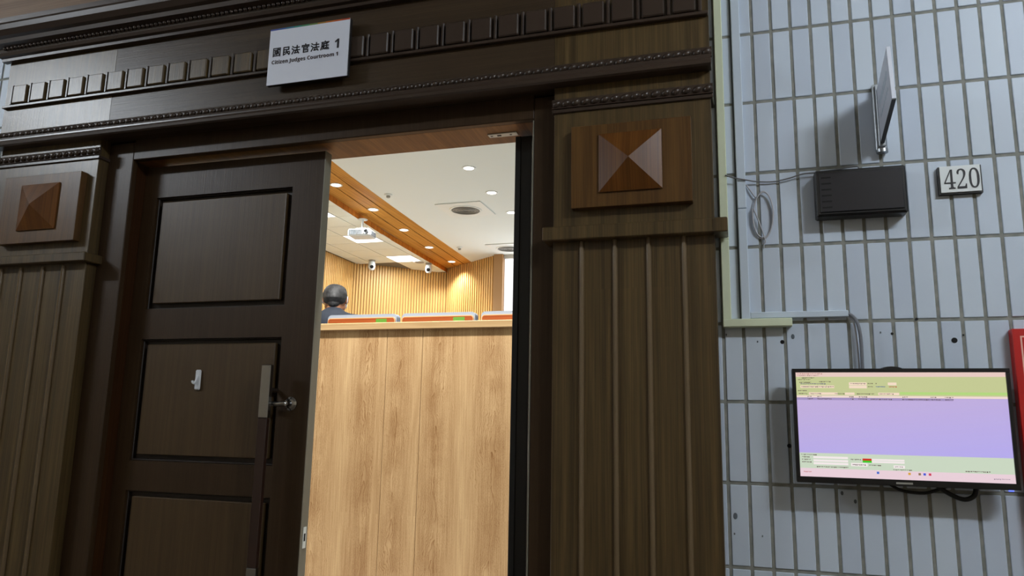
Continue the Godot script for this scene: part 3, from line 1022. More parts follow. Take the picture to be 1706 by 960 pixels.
func ceiling_fittings():
	# light panels in the panelled ceiling
	var seen := ["square white light panel in the courtroom ceiling, half hidden by the door leaf's edge", "square white light panel in the courtroom ceiling directly behind the projector", "square white light panel in the courtroom ceiling between the two dome cameras"]
	for k in 3:
		var z0: float = [-8.47, -10.285, -12.10][k] + (0.12 if k == 0 else 0.0)
		if k == 0:
			z0 = -8.47
		panel_lamp(z0, seen[k], "light panels above the courtroom")
	panel_lamp(-6.655, "square white light panel in the courtroom ceiling, nearest to the corridor wall but one", "light panels nearer the door")
	panel_lamp(-4.84, "square white light panel in the courtroom ceiling, nearest to the corridor wall", "light panels nearer the door")
	var nth := ["nearest the door", "second along the band", "in the middle of the visible row", "second from the slatted wall", "at the slatted wall end"]
	var spots := [Vector3(-5.834, 4.499, -7.165), Vector3(-5.899, 4.499, -8.513), Vector3(-5.97, 4.499, -9.888), Vector3(-6.062, 4.499, -11.305), Vector3(-6.11, 4.499, -12.70)]
	for k in 5:
		downlight(spots[k], "round recessed downlight in the diagonal timber band, " + nth[k], "downlights in the timber band", 3.9, Vector3(0, -1, -0.12) if k == 4 else Vector3.DOWN, 62.0)
	var pl := [Vector3(-3.601, 4.499, -6.928), Vector3(-3.646, 4.499, -8.086), Vector3(-3.666, 4.499, -9.218)]
	for k in 3:
		downlight(pl[k], "round recessed downlight in the plain cream ceiling, " + ["nearest the door", "middle one of the row", "beside the open door leaf's edge"][k], "downlights in the plain ceiling", 4.0)
	for k in 4:
		downlight([Vector3(-2.5, 4.499, -0.55), Vector3(-1.3, 4.499, -0.55), Vector3(-2.2, 4.499, -3.2), Vector3(-2.2, 4.499, -5.4)][k], "round recessed downlight in the courtroom ceiling, " + ["above the closed door leaf's inner side", "above the open door leaf's inner side", "above the chairs", "in front of the chairs"][k], "downlights near the partition", [27.0, 27.0, 4.0, 4.0][k])
	# round-grille air diffusers on square plates
	diffuser(Vector3(-4.36, 4.499, -8.86), "square ceiling air diffuser with round grey grille in the middle of the cream ceiling")
	diffuser(Vector3(-4.46, 4.499, -11.72), "square ceiling air diffuser with round grey grille above the bright window")
	# smoke detectors
	for d in [[Vector3(-5.269, 4.499, -7.797), "small white ceiling detector near the upper end of the timber band"], [Vector3(-5.448, 4.499, -11.45), "small white ceiling detector near the slatted wall"]]:
		var t := thing("smoke_detector", d[1], "detector", d[0])
		var st := mb()
		lathe(st, [[0.0, 0.0], [0.062, 0.0], [0.060, -0.016], [0.048, -0.024], [0.0, -0.024]], Transform3D.IDENTITY, 20)
		part("base", st, "vent_white", t)
		st = mb()
		lathe(st, [[0.0, -0.024], [0.032, -0.024], [0.030, -0.050], [0.018, -0.058], [0.0, -0.058]], Transform3D.IDENTITY, 20)
		part("sensor_head", st, "vent_grey", t)
	var sp := thing("ceiling_speaker", "flat round white ceiling speaker beside the right dome camera", "speaker", Vector3(-6.62, 4.40, -12.10))
	var ss := mb()
	lathe(ss, [[0.0, 0.0], [0.135, 0.0], [0.135, -0.018], [0.12, -0.026], [0.0, -0.026]], Transform3D.IDENTITY, 24)
	part("rim", ss, "vent_white", sp)
	ss = mb()
	lathe(ss, [[0.0, -0.026], [0.105, -0.026], [0.100, -0.030], [0.0, -0.030]], Transform3D.IDENTITY, 24)
	part("grille", ss, "vent_grey", sp)
	dome_camera(Vector3(-7.60, 4.40, -11.78), "white dome camera under the ceiling, left of the far light panel", 0.5)
	dome_camera(Vector3(-6.50, 4.40, -12.33), "white dome camera under the ceiling, at the end of the timber band", 0.3)
	projector()

func panel_lamp(z0: float, label: String, group: String):
	var t := thing("light_panel", label, "ceiling light", Vector3(-6.857, 4.40, z0 + 0.3025), group)
	var st := mb()
	for q in [[-0.297, -0.297, 0.297, -0.280], [-0.297, 0.280, 0.297, 0.297], [-0.297, -0.28, -0.28, 0.28], [0.28, -0.28, 0.297, 0.28]]:
		box(st, Vector3(q[0], -0.004, q[1]), Vector3(q[2], 0.009, q[3]))
	part("frame", st, "vent_white", t)
	boxpart("diffuser", Vector3(-0.28, -0.003, -0.28), Vector3(0.28, 0.004, 0.28), "lamp_white", t)
	area_light(t, Vector3(0, -0.008, 0), Vector2(0.56, 0.56), 6.4, Color(0.94, 0.98, 1.0))

func diffuser(at: Vector3, label: String):
	var t := thing("air_diffuser", label, "air vent", at)
	var st := mb()
	box(st, Vector3(-0.40, -0.016, -0.40), Vector3(0.40, 0.0, 0.40), 0.008)
	part("plate", st, "vent_white", t)
	st = mb()
	lathe(st, [[0.240, -0.016], [0.275, -0.016], [0.270, -0.026], [0.240, -0.026]], Transform3D.IDENTITY, 32)
	part("collar", st, "vent_white", t)
	st = mb()
	lathe(st, [[0.0, -0.016], [0.240, -0.016], [0.238, -0.019], [0.0, -0.019]], Transform3D.IDENTITY, 32)
	part("throat", st, "vent_throat", t)
	for r in [0.05, 0.10, 0.15, 0.20]:
		st = mb()
		lathe(st, [[r, -0.019], [r + 0.010, -0.019], [r + 0.016, -0.027], [r + 0.006, -0.027]], Transform3D.IDENTITY, 28)
		part("ring_vane", st, "vent_grey", t)

func dome_camera(at: Vector3, label: String, yaw: float):
	var t := thing("dome_camera", label, "camera", at)
	t.rotation.y = yaw
	t.scale = Vector3.ONE * 0.85
	var st := mb()
	lathe(st, [[0.0, 0.0], [0.085, 0.0], [0.085, -0.03], [0.06, -0.045], [0.0, -0.045]], Transform3D.IDENTITY, 22)
	part("mount", st, "vent_grey", t)
	st = mb()
	lathe(st, [[0.0, -0.045], [0.075, -0.045], [0.088, -0.10], [0.090, -0.17], [0.078, -0.225], [0.05, -0.258], [0.0, -0.268]], Transform3D.IDENTITY, 24)
	var b := part("body", st, "projector_white", t)
	st = mb()
	lathe(st, [[0.0, 0.0], [0.046, 0.0], [0.046, 0.016], [0.030, 0.020], [0.0, 0.014]], Transform3D(Basis(Vector3.RIGHT, PI / 2 + 0.35), Vector3(0, -0.185, 0.074)), 18)
	part("lens", st, "lens", b)

func projector():
	var t := thing("projector", "white projector hanging from the ceiling on a short pole", "projector", Vector3(-6.20, 4.40, -8.72))
	t.rotation.y = 0.12
	var st := mb()
	lathe(st, [[0.0, 0.0], [0.085, 0.0], [0.085, -0.01], [0.02, -0.018], [0.018, -0.17], [0.0, -0.17]], Transform3D.IDENTITY, 18)
	var m := part("ceiling_mount", st, "projector_white", t)
	boxpart("bracket", Vector3(-0.09, -0.200, -0.07), Vector3(0.09, -0.165, 0.07), "projector_white", m, 0.008)
	boxpart("body", Vector3(-0.20, -0.325, -0.16), Vector3(0.20, -0.200, 0.16), "projector_white", t, 0.020)
	boxpart("vent_grille", Vector3(-0.18, -0.308, 0.158), Vector3(0.08, -0.218, 0.164), "projector_white", t, 0.002)
	for k in 8:
		boxpart("louvre", Vector3(-0.172 + k * 0.030, -0.302, 0.163), Vector3(-0.154 + k * 0.030, -0.224, 0.168), "vent_dark", t)
	st = mb()
	lathe(st, [[0.0, 0.0], [0.042, 0.0], [0.042, 0.02], [0.036, 0.03], [0.028, 0.018], [0.0, 0.012]], Transform3D(Basis(Vector3.RIGHT, PI / 2), Vector3(0.135, -0.262, 0.158)), 20)
	part("lens", st, "vent_dark", t)
	boxpart("side_grille", Vector3(0.198, -0.30, -0.12), Vector3(0.204, -0.225, 0.10), "vent_dark", t, 0.002)

func chairs():
	var first := make_chair()
	first.position = Vector3(-2.595, 0.78, -2.2)
	var labels := ["wood-backed grey chair behind the oak partition, leftmost with a person beyond it", "wood-backed grey chair behind the oak partition, middle one with green tag", "wood-backed grey chair behind the oak partition, cut off by the black door edge"]
	first.set_meta("label", labels[0])
	for k in range(1, 3):
		var c: Node3D = first.duplicate()
		c.name = numbered("chair")
		add_child(c)
		c.position = Vector3([-2.02, -1.44][k - 1], 0.78, -2.2)
		c.set_meta("label", labels[k])

func make_chair() -> Node3D:
	var t := thing("chair", "", "chair", Vector3.ZERO, "chairs behind the partition")
	# backrest shell with rounded upper corners; the sitter faces -z
	var outline := func(w: float, y0: float, y1: float, r: float) -> Array:
		var p := [Vector2(-w, y0), Vector2(w, y0)]
		for k in 7:
			var a := PI / 2 * k / 6.0
			p.append(Vector2(w - r + cos(a) * r, y1 - r + sin(a) * r))
		for k in 7:
			var a := PI / 2 + PI / 2 * k / 6.0
			p.append(Vector2(-w + r + cos(a) * r, y1 - r + sin(a) * r))
		return p
	var slab := func(w: float, y0: float, y1: float, r: float, z0: float, z1: float) -> SurfaceTool:
		var o: Array = outline.call(w, y0, y1, r)
		var st := mb()
		var f := []
		var b := []
		for q in o:
			f.append(Vector3(q.x, q.y, z1))
			b.append(Vector3(q.x, q.y, z0))
		poly(st, f, Vector3.BACK)
		poly(st, b, Vector3.FORWARD)
		for i in f.size():
			var j := (i + 1) % f.size()
			var mid: Vector3 = (f[i] + f[j]) / 2 - Vector3(0, (y0 + y1) / 2, z1)
			poly(st, [f[i], f[j], b[j], b[i]], mid)
		return st
	var back := part("backrest", slab.call(0.262, 0.42, 0.918, 0.022, -0.012, 0.0), "chair_edge", t)
	part("veneer", slab.call(0.257, 0.43, 0.912, 0.018, 0.0, 0.003), "chair_wood", back)
	part("back_cushion", slab.call(0.268, 0.44, 0.942, 0.028, -0.075, -0.012), "chair_cloth", t)
	boxpart("asset_tag", Vector3(0.118, 0.875, 0.003), Vector3(0.200, 0.906, 0.0045), "green_tag", back)
	boxpart("seat", Vector3(-0.25, 0.40, -0.52), Vector3(0.25, 0.47, -0.06), "chair_cloth", t, 0.02)
	for x in [-0.22, 0.22]:
		for z in [-0.48, -0.10]:
			var st := mb()
			tube(st, [Vector3(x, 0.0, z), Vector3(x, 0.40, z)], 0.014, 8)
			part("leg", st, "chair_leg", t)
	return t

func person():
	var b := thing("bench", "low grey upholstered bench that the seated person sits on", "bench", Vector3(-3.235, 0.78, -2.86))
	boxpart("seat", Vector3(-0.30, 0.35, -0.20), Vector3(0.30, 0.42, 0.20), "bench_cloth", b, 0.015)
	for x in [-0.26, 0.26]:
		boxpart("leg", Vector3(x - 0.02, 0, -0.17), Vector3(x + 0.02, 0.35, 0.17), "chair_leg", b, 0.004)
	var t := thing("person", "seated person seen from behind with short dark hair, white mask and dark blue-grey shirt", "person", Vector3(-3.222, 0.78, -2.90))
	# faces -z
	t.rotation.y = 0.36
	t.scale = Vector3(1.06, 0.985, 1.06)
	var V := func(x, y, z) -> Vector3: return Vector3(x, y, z)
	var torso := [
		[V.call(-0.08, 0.56, 0.02), V.call(0.08, 0.56, 0.02), 0.115, 0.115],
		[V.call(0, 0.58, 0.02), V.call(0, 0.98, 0.02), 0.135, 0.14],
		[V.call(-0.08, 0.70, 0.01), V.call(-0.11, 0.96, 0.02), 0.11, 0.105],
		[V.call(0.08, 0.70, 0.01), V.call(0.11, 0.96, 0.02), 0.11, 0.105],
		[V.call(-0.175, 1.0, 0.02), V.call(0.175, 1.0, 0.02), 0.068, 0.068],
		[V.call(0, 1.0, 0.02), V.call(0, 1.07, 0.01), 0.09, 0.062]]
	var arms := []
	for s in [-1.0, 1.0]:
		arms.append([V.call(s * 0.19, 0.995, 0.02), V.call(s * 0.25, 0.73, -0.04), 0.058, 0.044])
		arms.append([V.call(s * 0.25, 0.73, -0.04), V.call(s * 0.14, 0.63, -0.27), 0.043, 0.031])
	var legs := []
	for s in [-1.0, 1.0]:
		legs.append([V.call(s * 0.09, 0.54, 0.0), V.call(s * 0.12, 0.525, -0.43), 0.092, 0.064])
		legs.append([V.call(s * 0.12, 0.525, -0.43), V.call(s * 0.12, 0.10, -0.45), 0.060, 0.042])
	var feet := []
	for s in [-1.0, 1.0]:
		feet.append([V.call(s * 0.12, 0.055, -0.44), V.call(s * 0.135, 0.038, -0.60), 0.045, 0.034])
	var neck := [[V.call(0, 1.03, 0.01), V.call(0, 1.15, -0.015), 0.060, 0.056]]
	var body := put("body", nets(torso + arms + legs + feet + neck, 0.014, 0.03, -0.008), "skin", t)
	put("shirt", nets(torso + arms, 0.014, 0.035, 0.003), "shirt", t)
	put("trousers", nets([torso[0]] + legs, 0.014, 0.03, 0.007), "trousers", t)
	put("shoe", nets([feet[0]], 0.008, 0.01, 0.006), "shoe", t)
	put("shoe", nets([feet[1]], 0.008, 0.01, 0.006), "shoe", t)
	var collar := mb()
	var rings := []
	for q in [[0.072, 1.045], [0.074, 1.062], [0.068, 1.088], [0.063, 1.086], [0.063, 1.05]]:
		var ring := []
		for k in 22:
			var a := -TAU * k / 22.0
			ring.append(Vector3(cos(a) * q[0], q[1] + sin(a) * 0.012, sin(a) * q[0] * 1.05 + 0.003))
		rings.append(ring)
	loft(collar, rings)
	part("collar", collar, "shirt", t)
	var head := [
		[V.call(0, 1.225, 0.012), V.call(0, 1.222, -0.032), 0.084, 0.082],
		[V.call(0, 1.20, -0.04), V.call(0, 1.135, -0.075), 0.066, 0.040],
		[V.call(-0.04, 1.14, -0.03), V.call(0.04, 1.14, -0.03), 0.04, 0.04],
		[V.call(0, 1.15, 0.0), V.call(0, 1.08, 0.005), 0.056, 0.056],
		[V.call(0, 1.205, -0.112), V.call(0, 1.172, -0.130), 0.010, 0.014],
		[V.call(-0.028, 1.216, -0.104), V.call(0.028, 1.216, -0.104), 0.014, 0.014]]
	for s in [-1.0, 1.0]:
		head.append([V.call(s * 0.082, 1.212, -0.018), V.call(s * 0.087, 1.178, -0.022), 0.016, 0.010])
		head.append([V.call(s * 0.090, 1.216, -0.010), V.call(s * 0.090, 1.185, -0.012), 0.009, 0.008])
	put("head", nets(head, 0.005, 0.02), "skin", body)
	for s in [-1.0, 1.0]:
		var em := SphereMesh.new()
		em.radius = 0.011
		em.height = 0.022
		var e := put("eye", em, "mask", body)
		e.position = Vector3(s * 0.031, 1.208, -0.112)
	var hair := [
		[V.call(0, 1.240, 0.014), V.call(0, 1.240, -0.045), 0.082, 0.076],
		[V.call(-0.016, 1.255, -0.004), V.call(0.016, 1.255, -0.02), 0.069, 0.069],
		[V.call(0, 1.20, 0.036), V.call(0, 1.165, 0.036), 0.072, 0.046],
		[V.call(-0.05, 1.225, 0.012), V.call(-0.05, 1.19, 0.022), 0.044, 0.034],
		[V.call(0.05, 1.225, 0.012), V.call(0.05, 1.19, 0.022), 0.044, 0.034]]
	put("hair", nets(hair, 0.005, 0.018), "hair", t)
	var mk := mb()
	for s in [-1.0, 1.0]:
		tube(mk, curve([Vector3(s * 0.094, 1.225, 0.0), Vector3(s * 0.092, 1.222, -0.03), Vector3(s * 0.080, 1.20, -0.07), Vector3(s * 0.060, 1.185, -0.11)]), 0.003, 6)
		tube(mk, curve([Vector3(s * 0.094, 1.225, 0.0), Vector3(s * 0.098, 1.20, 0.006), Vector3(s * 0.090, 1.165, -0.015), Vector3(s * 0.060, 1.150, -0.10)]), 0.003, 6)
	var mp := nets([[V.call(-0.042, 1.165, -0.100), V.call(0.042, 1.165, -0.100), 0.038, 0.038], [V.call(0, 1.17, -0.12), V.call(0, 1.15, -0.12), 0.026, 0.026]], 0.006, 0.02)
	var mask := put("mask", mp, "mask", t)
	part("ear_loop", mk, "mask", mask)
	for s in [-1.0, 1.0]:
		var w := Vector3(s * 0.14, 0.628, -0.275)
		var hb := [[w, w + Vector3(-s * 0.012, -0.004, -0.06), 0.026, 0.030], [w + Vector3(-s * 0.02, 0, -0.03), w + Vector3(s * 0.012, 0, -0.07), 0.020, 0.022]]
		for k in 4:
			var base := w + Vector3(-s * 0.034 + s * 0.018 * k, 0.002, -0.075 - 0.004 * (k % 3))
			var l: float = [0.050, 0.060, 0.056, 0.044][k]
			hb.append([base, base + Vector3(0, 0.002, -l * 0.55), 0.0092, 0.0086])
			hb.append([base + Vector3(0, 0.002, -l * 0.55), base + Vector3(0, -0.014, -l), 0.0085, 0.0075])
		hb.append([w + Vector3(-s * 0.022, 0, -0.02), w + Vector3(-s * 0.052, -0.004, -0.055), 0.013, 0.011])
		hb.append([w + Vector3(-s * 0.052, -0.004, -0.055), w + Vector3(-s * 0.048, -0.008, -0.085), 0.010, 0.0085])
		put("hand", nets(hb, 0.004, 0.006), "skin", body)

func stroke(st: SurfaceTool, a: Vector2, b: Vector2, w: float, z: float, at: Vector2, s: float):
	var p := at + a * s
	var q := at + b * s
	var d := (q - p).normalized() * w * 0.5
	var n := Vector2(-d.y, d.x)
	p -= d * 0.9
	q += d * 0.9
	var c := [p + n, q + n, q - n, p - n]
	var f := []
	var bk := []
	for v in c:
		f.append(Vector3(v.x, v.y, z))
		bk.append(Vector3(v.x, v.y, z - 0.0008))
	poly(st, f, Vector3.BACK)
	for i in 4:
		var j := (i + 1) % 4
		var m: Vector2 = (c[i] + c[j]) / 2 - (p + q) / 2
		poly(st, [f[i], f[j], bk[j], bk[i]], Vector3(m.x, m.y, 0))

func glyphs() -> Dictionary:
	return {
		"guo": ["8 95 92 95", "92 95 92 2", "8 95 8 2", "8 8 92 8", "20 74 80 74", "28 60 52 60 52 42 28 42 28 60", "20 24 54 30", "58 88 64 50 84 18", "76 52 50 20", "70 88 80 80"],
		"min": ["18 92 80 92 80 64", "18 64 80 64", "18 92 18 6 48 20", "18 38 90 38", "50 64 62 30 86 6 93 22"],
		"fa": ["8 90 22 80", "4 64 18 54", "6 6 26 40", "36 74 92 74", "64 96 64 44", "30 44 97 44", "56 44 38 12 82 16", "70 32 88 6"],
		"guan": ["50 99 50 88", "10 68 10 84 90 84 90 68", "28 68 74 68 74 48 28 48", "28 68 28 5", "28 30 80 30 80 7 28 7"],
		"ting": ["52 99 52 88", "12 87 96 87", "15 87 14 40 3 5", "24 70 42 70 28 44 42 44 24 10", "22 38 46 12 97 7", "86 76 54 70", "50 48 94 48", "72 72 72 24", "54 24 92 24"]}

func text(called: String, s: String, font: String, height: float, m: String, parent: Node, at: Vector3, width := 0.0, bold := false):
	var f := SystemFont.new()
	f.font_names = PackedStringArray([font])
	if bold:
		f.font_weight = 700
	var tm := TextMesh.new()
	tm.text = s
	tm.font = f
	tm.font_size = 64
	tm.pixel_size = 0.01
	tm.depth = 0.02
	tm.curve_step = 1.0
	tm.horizontal_alignment = HORIZONTAL_ALIGNMENT_CENTER
	var o := put(called, tm, m, parent)
	var ab := tm.get_aabb()
	var k := height / ab.size.y
	var kx := k if width <= 0.0 else width / ab.size.x
	o.scale = Vector3(kx, k, 0.05)
	var cc := ab.get_center()
	o.position = at - Vector3(cc.x * kx, cc.y * k, 0)

func wall_things():
	# hanging courtroom name board on the frieze
	var t := thing("sign_board", "white rectangular courtroom name sign with a rainbow top edge on the dark frieze", "sign", Vector3(-1.627, 2.388, 0.103))
	boxpart("board", Vector3(-0.176, -0.118, 0.0), Vector3(0.176, 0.118, 0.016), "sign_edge", t, 0.001)
	boxpart("face", Vector3(-0.176, -0.118, 0.016), Vector3(0.174, 0.118, 0.018), "sign_white", t)
	var cols := [Color(0.22, 0.30, 0.62), Color(0.20, 0.36, 0.62), Color(0.16, 0.44, 0.56), Color(0.16, 0.50, 0.46), Color(0.24, 0.52, 0.36), Color(0.40, 0.50, 0.26), Color(0.62, 0.46, 0.16), Color(0.72, 0.40, 0.12), Color(0.74, 0.34, 0.12), Color(0.68, 0.26, 0.14)]
	for i in 10:
		mat("rainbow_%d" % i, cols[i], 0.5)
		boxpart("colour_band", Vector3(-0.176 + 0.035 * i, 0.112, 0.018), Vector3(-0.176 + 0.035 * (i + 1), 0.118, 0.0184), "rainbow_%d" % i, t)
	var g := glyphs()
	var st := mb()
	var order := ["guo", "min", "fa", "guan", "fa", "ting"]
	for i in 6:
		var at := Vector2(-0.158 + i * 0.0425, 0.0)
		for line in g[order[i]]:
			var n: PackedStringArray = line.split(" ")
			for k in range(0, n.size() - 3, 2):
				stroke(st, Vector2(float(n[k]), float(n[k + 1])), Vector2(float(n[k + 2]), float(n[k + 3])), 0.0042 if i == 0 else 0.0048, 0.0188, at, 0.00036)
	part("lettering", st, "ink", t)
	text("lettering", "1", "Droid Sans", 0.038, "ink", t, Vector3(0.124, 0.019, 0.0186), 0.0, true)
	text("lettering", "Citizen Judges Courtroom 1", "Droid Sans", 0.0215, "ink_brown", t, Vector3(-0.014, -0.026, 0.0186), 0.290, true)

	# room number
	t = thing("number_plate", "small white plate with black serif numerals 420 on the tiles", "sign", Vector3(0.5725, 1.737, 0.0))
	boxpart("back", Vector3(-0.058, -0.0445, 0.0), Vector3(0.058, 0.0425, 0.014), "black_plastic", t, 0.001)
	boxpart("face", Vector3(-0.0535, -0.0395, 0.014), Vector3(0.0535, 0.0425, 0.018), "plate_white", t, 0.001)
	text("numerals", "420", "Droid Serif", 0.062, "ink", t, Vector3(0.003, 0.0015, 0.0186), 0.094)

	# unlit indicator box
	t = thing("indicator_box", "dark unlit electronic indicator box under the projecting sign on the tiled wall", "display", Vector3(0.2935, 1.711, 0.0))
	boxpart("case", Vector3(-0.127, -0.075, 0.0), Vector3(0.127, 0.073, 0.052), "black_plastic", t, 0.004)
	boxpart("screen_face", Vector3(-0.115, -0.062, 0.052), Vector3(0.117, 0.063, 0.055), "led_face", t, 0.002)
	for k in 6:
		boxpart("slot", Vector3(-0.110, -0.050 + 0.019 * k, 0.055), Vector3(-0.082, -0.045 + 0.019 * k, 0.0553), "hole", t)
	boxpart("lower_lip", Vector3(-0.120, -0.071, 0.052), Vector3(0.120, -0.064, 0.058), "black_plastic", t, 0.002)

	# sign projecting from the wall
	t = thing("projecting_sign", "thin silver-edged sign plate projecting from the tiled wall on a metal bracket", "sign", Vector3(0.368, 1.845, 0.0))
	st = mb()
	box(st, Vector3(-0.016, -0.002, 0.0), Vector3(0.016, 0.222, 0.014), 0.003)
	var br := part("wall_bracket", st, "aluminium", t)
	boxpart("clamp", Vector3(-0.009, 0.012, 0.014), Vector3(0.011, 0.216, 0.026), "aluminium", br, 0.002)
	st = mb()
	lathe(st, [[0.0, 0.0], [0.017, 0.0], [0.017, 0.010], [0.0, 0.010]], Transform3D(Basis.IDENTITY, Vector3(0.0, -0.006, 0.014)), 16)
	part("foot_cap", st, "aluminium", br)
	var pl := boxpart("plate", Vector3(-0.0045, -0.087, 0.0), Vector3(0.0045, 0.087, 0.238), "sign_white", t, 0.001)
	pl.position = Vector3(0.0, 0.108, 0.014)
	pl.rotation = Vector3(-0.17, -0.03, 0.0)
	boxpart("edge_profile", Vector3(-0.0055, -0.087, 0.238), Vector3(0.0055, 0.087, 0.241), "sign_white", pl, 0.001)
	boxpart("lower_edge", Vector3(-0.0055, -0.090, 0.0), Vector3(0.0055, -0.087, 0.241), "vent_dark", pl)
	var rng := RandomNumberGenerator.new()
	rng.seed = 21
	for row in 2:
		var z := 0.20
		while z > 0.05:
			var ln := rng.randf_range(0.010, 0.018)
			boxpart("print_mark", Vector3(-0.0049, 0.010 - row * 0.040, z - ln), Vector3(-0.0045, 0.010 - row * 0.040 + (0.024 if row == 0 else 0.010), z), "duct_white", pl)
			z -= ln + 0.008

	# wall monitor
	t = thing("monitor", "black-framed computer monitor hung on the tiled wall showing a green and lavender table", "monitor", Vector3(0.3515, 1.007, 0.0))
	var fr := mb()
	var hw := 0.2805
	box(fr, Vector3(-hw, -0.163, 0.050), Vector3(hw, 0.163, 0.072), 0.003)
	for q in [[-hw, 0.152, hw, 0.163], [-hw, -0.163, hw, -0.146], [-hw, -0.146, -hw + 0.010, 0.152], [hw - 0.010, -0.146, hw, 0.152]]:
		box(fr, Vector3(q[0], q[1], 0.072), Vector3(q[2], q[3], 0.080), 0.001)
	part("bezel", fr, "black_plastic", t)
	var quad := mb()
	var c := [Vector3(-hw + 0.0095, 0.1525, 0.0745), Vector3(hw - 0.0095, 0.1525, 0.0745), Vector3(hw - 0.0095, -0.1465, 0.0745), Vector3(-hw + 0.0095, -0.1465, 0.0745)]
	var uv := [Vector2(0, 0), Vector2(1, 0), Vector2(1, 1), Vector2(0, 1)]
	for i in [0, 1, 2, 0, 2, 3]:
		quad.set_normal(Vector3.BACK)
		quad.set_uv(uv[i])
		quad.add_vertex(c[i])
	part("screen", quad, "screen", t)
	area_light(t, Vector3(0, 0, 0.082), Vector2(0.54, 0.30), 0.05, Color(0.85, 0.82, 0.95), Vector3(0, PI, 0))
	boxpart("badge", Vector3(-0.022, -0.158, 0.080), Vector3(0.020, -0.153, 0.0806), "vent_grey", t)
	boxpart("rear_housing", Vector3(-0.15, -0.10, 0.022), Vector3(0.15, 0.10, 0.050), "black_plastic", t, 0.008)
	boxpart("wall_mount", Vector3(-0.05, -0.05, 0.0), Vector3(0.05, 0.05, 0.022), "black_plastic", t, 0.002)
	st = mb()
	lathe(st, [[0.0, 0.0], [0.040, 0.0], [0.036, 0.02], [0.0, 0.02]], Transform3D(Basis(Vector3.RIGHT, PI / 2) * Basis.from_scale(Vector3(1, 1, 0.5)), Vector3(-0.008, 0.152, 0.044)), 20)
	part("handle_hump", st, "black_plastic", t)
	boxpart("power_light", Vector3(hw - 0.030, -0.1665, 0.076), Vector3(hw - 0.018, -0.163, 0.082), "power_led", t, 0.001)

	t = thing("power_cord", "looped black cords hanging under the wall monitor", "cord", Vector3.ZERO)
	st = mb()
	tube(st, curve([Vector3(0.300, 0.862, 0.035), Vector3(0.325, 0.842, 0.035), Vector3(0.355, 0.828, 0.035), Vector3(0.405, 0.824, 0.034), Vector3(0.440, 0.834, 0.033), Vector3(0.470, 0.848, 0.033), Vector3(0.490, 0.862, 0.035)]), 0.0045, 8)
	part("cord", st, "black_rubber", t)
	st = mb()
	tube(st, curve([Vector3(0.425, 0.862, 0.036), Vector3(0.445, 0.842, 0.038), Vector3(0.475, 0.822, 0.040), Vector3(0.505, 0.812, 0.040), Vector3(0.528, 0.822, 0.040), Vector3(0.535, 0.842, 0.038), Vector3(0.532, 0.862, 0.036)]), 0.0065, 8)
	part("cord", st, "black_rubber", t)

	# red board at the right edge
	t = thing("notice_board", "red board with a thin pale border line, at the right of the wall monitor", "board", Vector3(0.6615, 0.62, 0.0))
	boxpart("board", Vector3(0.0, 0.0, 0.0), Vector3(0.46, 0.6645, 0.030), "red_board", t, 0.002)
	for q in [[0.019, 0.640, 0.441, 0.644], [0.019, 0.020, 0.441, 0.024], [0.019, 0.024, 0.023, 0.640], [0.437, 0.024, 0.441, 0.640]]:
		boxpart("border_line", Vector3(q[0], q[1], 0.030), Vector3(q[2], q[3], 0.0306), "line_pale", t)

	# cable ducts
	t = thing("cable_duct", "cream upright cable duct along the edge of the wooden surround", "cable duct")
	boxpart("lower_run", Vector3(-0.1215, 1.3285, 0.0), Vector3(-0.0955, 1.588, 0.020), "duct_cream", t, 0.002)
	boxpart("upper_run", Vector3(-0.1215, 1.588, 0.0), Vector3(-0.0955, 3.49, 0.020), "duct_cream", t, 0.002)
	t = thing("cable_duct", "short cream level cable duct crossing under the white one", "cable duct")
	boxpart("cover", Vector3(-0.1215, 1.3035, 0.0), Vector3(0.0825, 1.3285, 0.034), "duct_cream", t, 0.002)
	t = thing("cable_duct", "white upright cable duct on the tiles beside the cream duct", "cable duct")
	boxpart("upper_run", Vector3(-0.0655, 1.690, 0.0), Vector3(-0.0375, 3.49, 0.014), "duct_white", t, 0.002)
	boxpart("lower_run", Vector3(-0.0655, 1.3285, 0.0), Vector3(-0.0385, 1.688, 0.0155), "duct_white", t, 0.002)
	boxpart("side_gap", Vector3(-0.0705, 1.3285, 0.0), Vector3(-0.0655, 3.49, 0.004), "vent_dark", t)
	t = thing("cable_duct", "white level cable duct ending at the grey cable above the monitor", "cable duct")
	boxpart("cover", Vector3(-0.0385, 1.331, 0.0), Vector3(0.2435, 1.351, 0.016), "duct_white", t, 0.002)
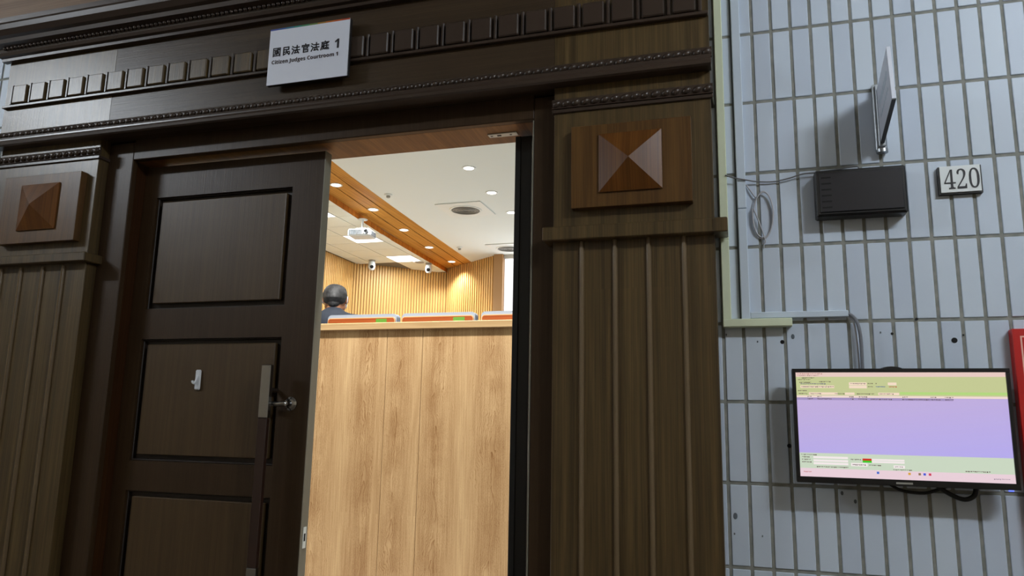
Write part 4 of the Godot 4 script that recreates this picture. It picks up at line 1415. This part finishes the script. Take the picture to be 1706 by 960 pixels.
	t = thing("monitor_cable", "thick grey cable curving from the white duct down behind the monitor", "cable")
	st = mb()
	tube(st, curve([Vector3(0.236, 1.340, 0.008), Vector3(0.250, 1.336, 0.012), Vector3(0.263, 1.318, 0.018), Vector3(0.270, 1.285, 0.022), Vector3(0.272, 1.24, 0.022), Vector3(0.271, 1.16, 0.022)]), 0.0052, 8)
	part("cable", st, "grey_cable", t)
	st = mb()
	tube(st, curve([Vector3(0.240, 1.337, 0.008), Vector3(0.252, 1.327, 0.008), Vector3(0.259, 1.300, 0.010), Vector3(0.263, 1.24, 0.010), Vector3(0.264, 1.16, 0.012)]), 0.003, 8)
	part("cable", st, "pale_cable", t)

	t = thing("signal_wire", "thin grey wire drooping from the cream duct to the dark indicator box", "wire")
	st = mb()
	tube(st, curve([Vector3(-0.100, 1.802, 0.022), Vector3(-0.075, 1.792, 0.020), Vector3(-0.040, 1.783, 0.018), Vector3(0.0, 1.776, 0.010), Vector3(0.045, 1.773, 0.008), Vector3(0.09, 1.779, 0.010), Vector3(0.135, 1.790, 0.012), Vector3(0.180, 1.791, 0.014), Vector3(0.235, 1.794, 0.02), Vector3(0.29, 1.80, 0.02), Vector3(0.300, 1.786, 0.02)]), 0.0022, 6)
	part("wire", st, "thin_cable", t)
	t = thing("wire_loop", "coiled loop of thin pale wire hanging beside the white upright duct", "wire")
	var pts := []
	pts.append(Vector3(-0.036, 1.770, 0.006))
	pts.append(Vector3(-0.020, 1.742, 0.008))
	for k in 21:
		var a := 2.2 - TAU * 1.9 * k / 20.0
		var wob := 1.0 + 0.06 * sin(k * 1.1)
		pts.append(Vector3(0.012 + cos(a) * 0.031 * wob, 1.664 + sin(a) * 0.074 * wob, 0.008 + 0.004 * sin(k * 0.7)))
	pts.append(Vector3(0.014, 1.588, 0.008))
	pts.append(Vector3(0.011, 1.570, 0.006))
	pts.append(Vector3(0.010, 1.556, 0.004))
	st = mb()
	tube(st, curve(pts, 4), 0.0022, 6)
	part("wire", st, "pale_cable", t)
